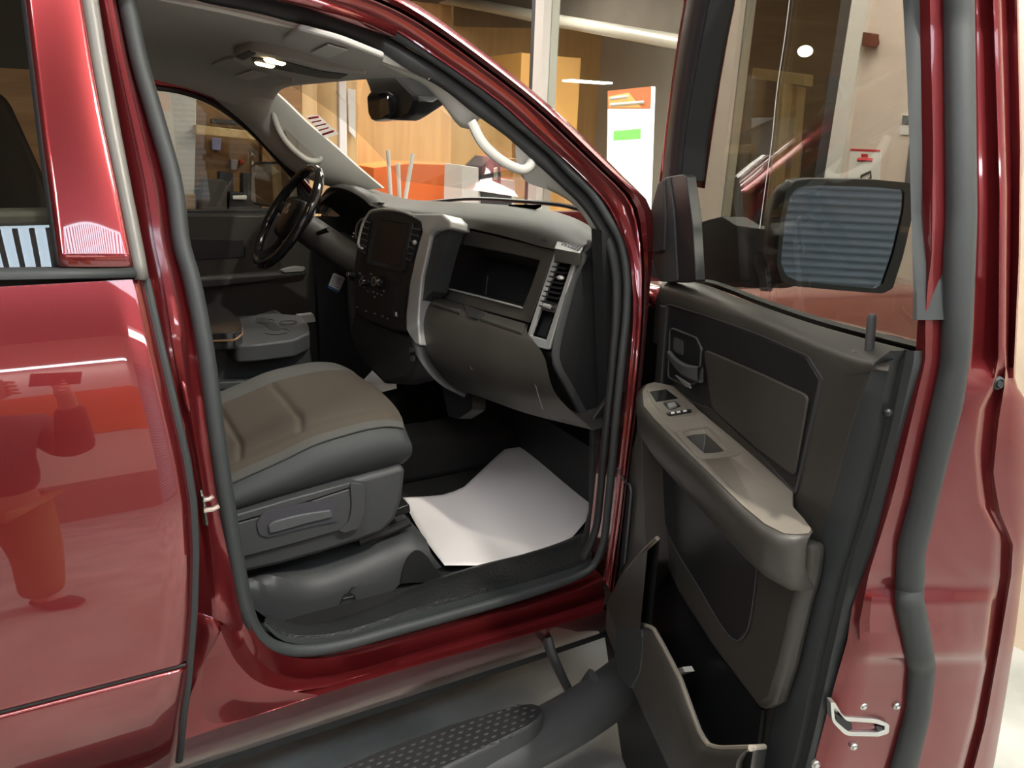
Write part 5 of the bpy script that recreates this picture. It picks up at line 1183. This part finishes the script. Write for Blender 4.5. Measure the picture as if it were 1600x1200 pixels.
for x, y, w in ((918, 128, 28), (860, 137, 26)):
    c = PX((x, y), 6.8); o = tag(obj('ceiling_panel_light', G().box(c, (.35, 0, 0), (0, .12 * w / 28, 0), (0, 0, .012)), mat('lit_panel', (1, 1, 1), .5, emit=6, ecol=(1, .96, .88)), None), 'flat lit ceiling panel %s the white mullion' % ('right of' if x > 850 else 'at the right edge of'), 'ceiling light', 'showroom ceiling panels')
# low soffit over the counter, board walls, orange counter
px_box('board_wall', 'wide tan plywood board wall behind the orange counter', 'board wall', [(556, 118), (800, 118), (800, 420), (556, 420)], 0, .06, M['ply'], Y=7.0)
px_box('orange_counter', 'orange counter front below the tan board wall', 'counter', [(584, 262), (640, 255), (722, 258), (722, 420), (584, 420)], 0, .5, M['orange'], Y=5.6)
for (a, b, c_, d, lab) in ((606, 235, 612, 330, 'leftmost pale leg before the orange counter'), (622, 255, 625, 330, 'short middle leg before the orange counter'), (645, 240, 630, 330, 'slanting leg before the orange counter')):
    yy_ = 5.0 if a == 645 else 5.3; p, qn = PY((a, b), yy_), PY((c_, d), yy_); qn = p + (qn - p) * (p[2] / (p[2] - qn[2]))
    tag(obj('stand_leg', G().cyl(p, qn, .018, 10), M['alu'], None), lab, 'stand leg', 'metal stand legs')
# coffee machine on a cabinet
cm_ = thing('coffee_machine', 'grey metal drinks machine beyond the dashboard', 'machine', tuple(PY((760, 300), 4.9)))
def cmx(name, poly, m, th=.35, Y=4.9): obj(name, G().prism([PY(p, Y) for p in poly], (0, th, 0)), m, cm_, bevel=.006)
cmx('machine_body', [(722, 258), (748, 262), (748, 330), (720, 330)], M['alu']); cmx('machine_column', [(752, 260), (768, 245), (782, 252), (784, 300), (752, 300)], M['dark_frame'], .3)
cmx('machine_base', [(748, 275), (804, 282), (806, 330), (748, 330)], M['grey_wall'], .3, 4.95); cmx('machine_tray', [(752, 292), (800, 296), (800, 330), (752, 330)], M['dark_frame'], .02, 4.93)
cmx('machine_spout', [(772, 262), (778, 262), (778, 282), (771, 281)], M['chrome'], .05, 4.85)
px_box('display_cube', 'warm plywood box beside the drinks machine', 'box', [(802, 248), (828, 250), (828, 420), (802, 420)], 0, .4, M['ply'], Y=5.6)
# pine studs and a white sheet at the end of the workshop wall
px_box('pine_boards', 'broad pale pine panel at the end of the workshop wall', 'pine panel', [(430, 60), (558, 60), (558, 420), (430, 420)], 0, .05, M['pine'], Y=4.35)
px_box('pine_stud', 'narrow pale pine stud before the pine panel', 'pine stud', [(470, 60), (494, 60), (494, 420), (470, 420)], 0, .08, M['pine'], Y=4.22)
px_box('white_post', 'tall white sheet edge in front of the pine panel', 'post', [(529, 60), (541, 60), (541, 420), (529, 420)], 0, .06, M['poster'], Y=4.12)
px_box('paper_strip', 'pale paper strip beside the white sheet edge', 'paper', [(543, 138), (556, 140), (556, 218), (545, 205)], 0, .01, M['poster'], Y=4.30)
# shelves and clutter behind the driver's window
px_box('white_sheet', 'tall white sheet hanging behind the driver window', 'sheet', [(226, 140), (307, 148), (304, 305), (226, 305)], 0, .01, mat('sheet_plastic', (.62, .60, .56), .35, bump=.6, bscale=14, bdist=.01), Y=3.6)
px_box('cardboard_box', 'brown box below the hanging white sheet', 'box', [(226, 304), (306, 304), (306, 352), (226, 352)], 0, .12, mat('card_brown', (.42, .26, .12), .8), Y=3.55)
px_box('shelf_board', 'pale timber shelf above the dark clutter', 'shelf', [(306, 195), (430, 209), (430, 222), (306, 210)], 0, .30, M['pine'], Y=3.5)
px_box('shelf_upright', 'dark brown shelf upright beside the driver mirror', 'shelf upright', [(409, 212), (424, 212), (424, 360), (409, 360)], 0, .08, M['osb'], Y=3.88)
px_box('rail_strip', 'black toothed rack strip on the brown board', 'rack', [(330, 185), (400, 190), (400, 197), (330, 193)], 0, .04, M['dark_frame'], Y=3.9)
bz = PY((350, 353), 3.5)[2]; bn = thing('workbench', 'dark workbench under the shelf clutter behind the driver window', 'workbench', (.3, 3.7, 0)); obj('bench_top', G().aabb((-.6, 3.38, bz - .04), (1.3, 3.86, bz)), M['osb'], bn)
for (x_, y_) in ((-.55, 3.42), (1.25, 3.42), (-.55, 3.80), (1.25, 3.80)): obj('bench_leg', G().aabb((x_ - .04, y_ - .04, 0), (x_ + .04, y_ + .04, bz - .04)), M['osb'], bn)
cz_ = PY((760, 330), 4.85)[2] - .03; a_, b_ = PY((716, 330), 4.9)[0], PY((812, 330), 4.9)[0]
tag(obj('machine_cabinet', G().aabb((a_, 4.84, 0), (b_, 5.35, cz_)), M['grey_wall'], None, bevel=.01), 'grey cabinet under the drinks machine', 'cabinet')
rnd = random.Random(5)
cl = [(312, 352, 30, 60, (.05, .05, .05)), (335, 352, 40, 72, (.055, .05, .045)), (354, 352, 22, 84, (.03, .03, .035)), (372, 345, 26, 45, (.02, .02, .025)), (392, 350, 26, 80, (.035, .03, .03)), ]
labs = ['dark bundle at the left under the shelf', 'grey brown sack under the shelf', 'narrow black case in the middle of the clutter', 'black box low by the driver mirror', 'tall dark case beside the driver mirror']
for (x, y, w, h, c_), lb in zip(cl, labs):
    px_box('storage_box', lb, 'box', rc([(x - w / 2, y - h), (x + w / 2, y - h + 2), (x + w / 2, y), (x - w / 2, y)], .2), 0, .09, mat('clutter', c_, .7), 'clutter on the workbench', Y={312: 3.70, 335: 3.44, 354: 3.58, 372: 3.44, 392: 3.58}[x])
px_box('blue_white_card', 'pale violet card under the shelf', 'card', [(331, 215), (346, 216), (345, 236), (331, 234)], 0, .01, mat('violet_card', (.45, .45, .75), .6), Y=3.97)
px_box('orange_clip', 'small red package in the clutter', 'package', [(374, 250), (382, 250), (381, 257), (374, 256)], 0, .03, mat('red_pack', (.6, .08, .05), .5), Y=3.97)
px_box('grey_package', 'small pale package beside the red one', 'package', [(359, 249), (372, 250), (370, 266), (361, 266)], 0, .03, mat('pale_pack', (.40, .38, .40), .5), Y=3.97)
px_box('blue_package', 'blue and white package right of the shelf upright', 'package', [(434, 228), (462, 236), (462, 256), (434, 252)], 0, .1, mat('blue_pack', (.10, .14, .50), .5), Y=3.97)
px_box('paper_tray', 'small white tray left of the driver mirror', 'tray', [(363, 306), (386, 305), (386, 312), (364, 312)], 0, .015, M['poster'], Y=3.41)

# lamps of the workshop, and some added out of view
def lamp(x, y, L=1.5, W=.35, m='panel', z=3.395, lab=''):
    o = thing('workshop_lamp', lab, 'lamp', (x, y, z), 'workshop ceiling lamps'); obj('lamp_housing', G().aabb((x - L / 2 - .02, y - W / 2 - .02, z), (x + L / 2 + .02, y + W / 2 + .02, z + .05)), M['alu'], o); obj('lamp_diffuser', G().aabb((x - L / 2, y - W / 2, z - .01), (x + L / 2, y + W / 2, z)), M[m], o)
M['panel_front'] = mat('front_led_panel', (1, 1, 1), .5, emit=22, ecol=(1, .93, .86))
lamp(-.3, -.75, 2.4, .3, z=3.44, lab='long workshop lamp above the photographer'); lamp(-2.9, -1.9, 2.4, .3, z=3.44, lab='long workshop lamp above the truck bed side')
lamp(2.2, -3.6, 2.0, .25, 'panel_c', z=3.0, lab='cool workshop lamp nearest the ribbed door'); lamp(-1.2, -4.85, 3.6, .08, 'panel_c', z=2.95, lab='slim cool lamp along the top of the back wall')
lamp(2.6, 1.0, 1.6, .5, 'panel_front', z=3.44, lab='wide lamp above the truck bonnet'); lamp(-.9, 1.9, 2.0, .3, z=3.44, lab='long lamp above the far side of the cab')
lamp(1.9, -1.5, .8, .5, 'panel_front', z=3.44, lab='square lamp added out of view to light the open door top'); lamp(2.5, 2.9, .6, .6, 'panel_front', z=3.44, lab='square lamp added out of view to brighten the pine boards')  # both unseen, added to light the door top and the pine boards
sp = thing('added_spot_lamp', 'small unseen spot lamp added to light the paper mat', 'lamp', (1.2, -1.45, 3.4)); obj('lamp_housing', G().lathe((1.2, -1.45, 3.38), [(.05, 0), (.06, .02), (.06, .11), (0, .11)]), M['alu'], sp); obj('lamp_diffuser', G().lathe((1.2, -1.45, 3.382), [(0, 0), (.045, 0)]), mat('spot_led', (1, 1, 1), .5, emit=2600, ecol=(1, .95, .82)), sp)  # unseen spot, added to throw a patch of light on the paper mat
def lamp2(x, y, lab): 
    o = thing('showroom_lamp', lab, 'lamp', (x, y, 3.49), 'showroom lamps'); obj('lamp_diffuser', G().aabb((x - .6, y - .3, 3.47), (x + .6, y + .3, 3.499)), mat('showroom_led_panel', (1, 1, 1), .5, emit=34, ecol=(1, .93, .84)), o)
lamp2(4.9, 7.4, 'showroom lamp over the orange counter'); lamp2(7.3, 3.6, 'showroom lamp before the info board'); lamp2(2.2, 6.0, 'showroom lamp over the pine panel'); lamp2(8.0, 6.4, 'unseen lamp added to brighten the far grey wall'); lamp2(4.6, 5.2, 'showroom lamp behind the glazing'); lamp2(4.7, -2.2, 'lamp of the small back room')  # the one by the far grey wall is added to brighten that wall
w = bpy.data.worlds.new('world'); SC.world = w; w.use_nodes = True; w.node_tree.nodes['Background'].inputs[0].default_value = (.55, .58, .62, 1); w.node_tree.nodes['Background'].inputs[1].default_value = .25
SC.view_settings.view_transform = 'Standard'; SC.view_settings.look = 'None'; SC.view_settings.gamma = 1; SC.view_settings.use_curve_mapping = False
SC.view_settings.exposure = .66
SC.cycles.use_denoising = True; SC.cycles.max_bounces = 10; SC.cycles.transparent_max_bounces = 12; SC.cycles.sample_clamp_indirect = 6

# ------------------------------------------------------------------ the photographer, seen only as a reflection in the rear door
def skin(name, J, E, R, m, parent=None, sub=2, root=0):
    me = bpy.data.meshes.new(name); me.from_pydata([tuple(map(float, p)) for p in J], E, []); me.update()
    o = bpy.data.objects.new(name, me); COL.objects.link(o); me.materials.append(m)
    md = o.modifiers.new('skin', 'SKIN'); md.use_smooth_shade = True
    for i, r in enumerate(R):
        sv = me.skin_vertices[0].data[i]; sv.radius = (r, r) if not hasattr(r, '__len__') else r; sv.use_root = i == root
    s = o.modifiers.new('sub', 'SUBSURF'); s.levels = s.render_levels = sub
    dg = bpy.context.evaluated_depsgraph_get(); me2 = bpy.data.meshes.new_from_object(o.evaluated_get(dg)); o.modifiers.clear(); o.data = me2; bpy.data.meshes.remove(me)
    me2.shade_smooth()
    if parent is not None: o.parent = parent; o.matrix_parent_inverse = Matrix.Translation(-Vector(wloc(parent)))
    return o
fh = V3(CAM[0, 2], CAM[1, 2], 0); fh /= np.linalg.norm(fh); rh = V3(fh[1], -fh[0], 0); up_ = V3(0, 0, 1)
PB = V3(EYE[0], EYE[1], 0) - fh * .44 - rh * .10
def Q(r, f, z): return PB + rh * r + fh * f + up_ * z
M['skin'] = mat('skin', (.55, .34, .25), .55); M['jacket'] = mat('dark_jacket_cloth', (.05, .045, .05), .85); M['trouser'] = mat('tan_trouser_cloth', (.42, .24, .12), .85)
M['hair'] = mat('dark_hair', (.03, .022, .018), .6)
person = thing('person', 'person in dark jacket and tan trousers holding a phone, reflected in the rear door', 'person', tuple(PB))
J = [Q(0, 0, .97), Q(0, 0, 1.12), Q(0, -.02, 1.32), Q(0, -.02, 1.47), Q(0, .01, 1.56), Q(0, .03, 1.66)]; E = [(0, 1), (1, 2), (2, 3), (3, 4), (4, 5)]; Rr = [(.15, .11), (.14, .10), (.17, .11), .06, .075, .085]
def chain(start, pts, rads):
    k = start
    for p, r in zip(pts, rads): J.append(p); Rr.append(r); E.append((k, len(J) - 1)); k = len(J) - 1
    return k
for s in (-1, 1):
    w_ = chain(2, [Q(.19 * s, -.02, 1.42), Q(.25 * s, .10, 1.18), Q(.12 * s, .33, 1.50)], [.07, .045, .028])
    h_ = chain(w_, [Q(.085 * s, .375, 1.555)], [(.035, .02)])
    for k in range(4):
        b_ = Q((.085 - .004 * k) * s, .385, 1.595 - .020 * k)
        chain(h_, [b_, b_ + fh * .018 + up_ * .006, b_ + fh * .022 - rh * s * .022], [.0095, .0085, .0075])
    chain(h_, [Q(.075 * s, .360, 1.585), Q(.055 * s, .352, 1.60)], [.011, .009])
    chain(0, [Q(.10 * s, 0, .86), Q(.12 * s, .02, .50), Q(.13 * s, -.02, .10), Q(.145 * s, .10, .045)], [.09, .058, .042, .04])
skin_body = skin('body', J, E, Rr, M['skin'], person)
jk = [Q(0, 0, .90), Q(0, 0, 1.10), Q(0, -.02, 1.32), Q(0, -.02, 1.46)]; je = [(0, 1), (1, 2), (2, 3)]; jr = [(.19, .145), (.175, .13), (.20, .135), .085]
for s in (-1, 1):
    n0 = len(jk); jk += [Q(.20 * s, -.02, 1.42), Q(.26 * s, .10, 1.17), Q(.135 * s, .31, 1.475)]; je += [(2, n0), (n0, n0 + 1), (n0 + 1, n0 + 2)]; jr += [.095, .07, .045]
skin('jacket', jk, je, jr, M['jacket'], person)
tk = [Q(0, 0, .98)]; te = []; tr_ = [(.165, .13)]
for s in (-1, 1):
    n0 = len(tk); tk += [Q(.10 * s, 0, .84), Q(.125 * s, .02, .50), Q(.13 * s, -.01, .09)]; te += [(0, n0), (n0, n0 + 1), (n0 + 1, n0 + 2)]; tr_ += [.115, .085, .075]
skin('trousers', tk, te, tr_, M['trouser'], person)
for s in (-1, 1): obj('shoe', G().ball(Q(.14 * s, .05, .045), .15, .055, .045, R=np.array([fh, rh, up_]).T), M['jacket'], person)
obj('hair', G().ball(Q(0, .01, 1.70), .095, .10, .085, R=np.array([fh, rh, up_]).T), M['hair'], person)
obj('nose', G().ball(Q(0, .125, 1.635), .016, .014, .022), M['skin'], person)
for s in (-1, 1): obj('ear', G().ball(Q(.088 * s, .02, 1.645), .02, .012, .032), M['skin'], person)
ex, ey, ez = CAM[:, 0], -CAM[:, 1], CAM[:, 2]
ph = thing('phone', 'dark phone held up by the photographer, seen in reflection', 'phone', tuple(EYE - ez * .03))
obj('phone_body', G().box(EYE - ez * .03 - ex * .05, ex * .076, ey * .037, ez * .004), M['gloss_black'], ph, bevel=.003)
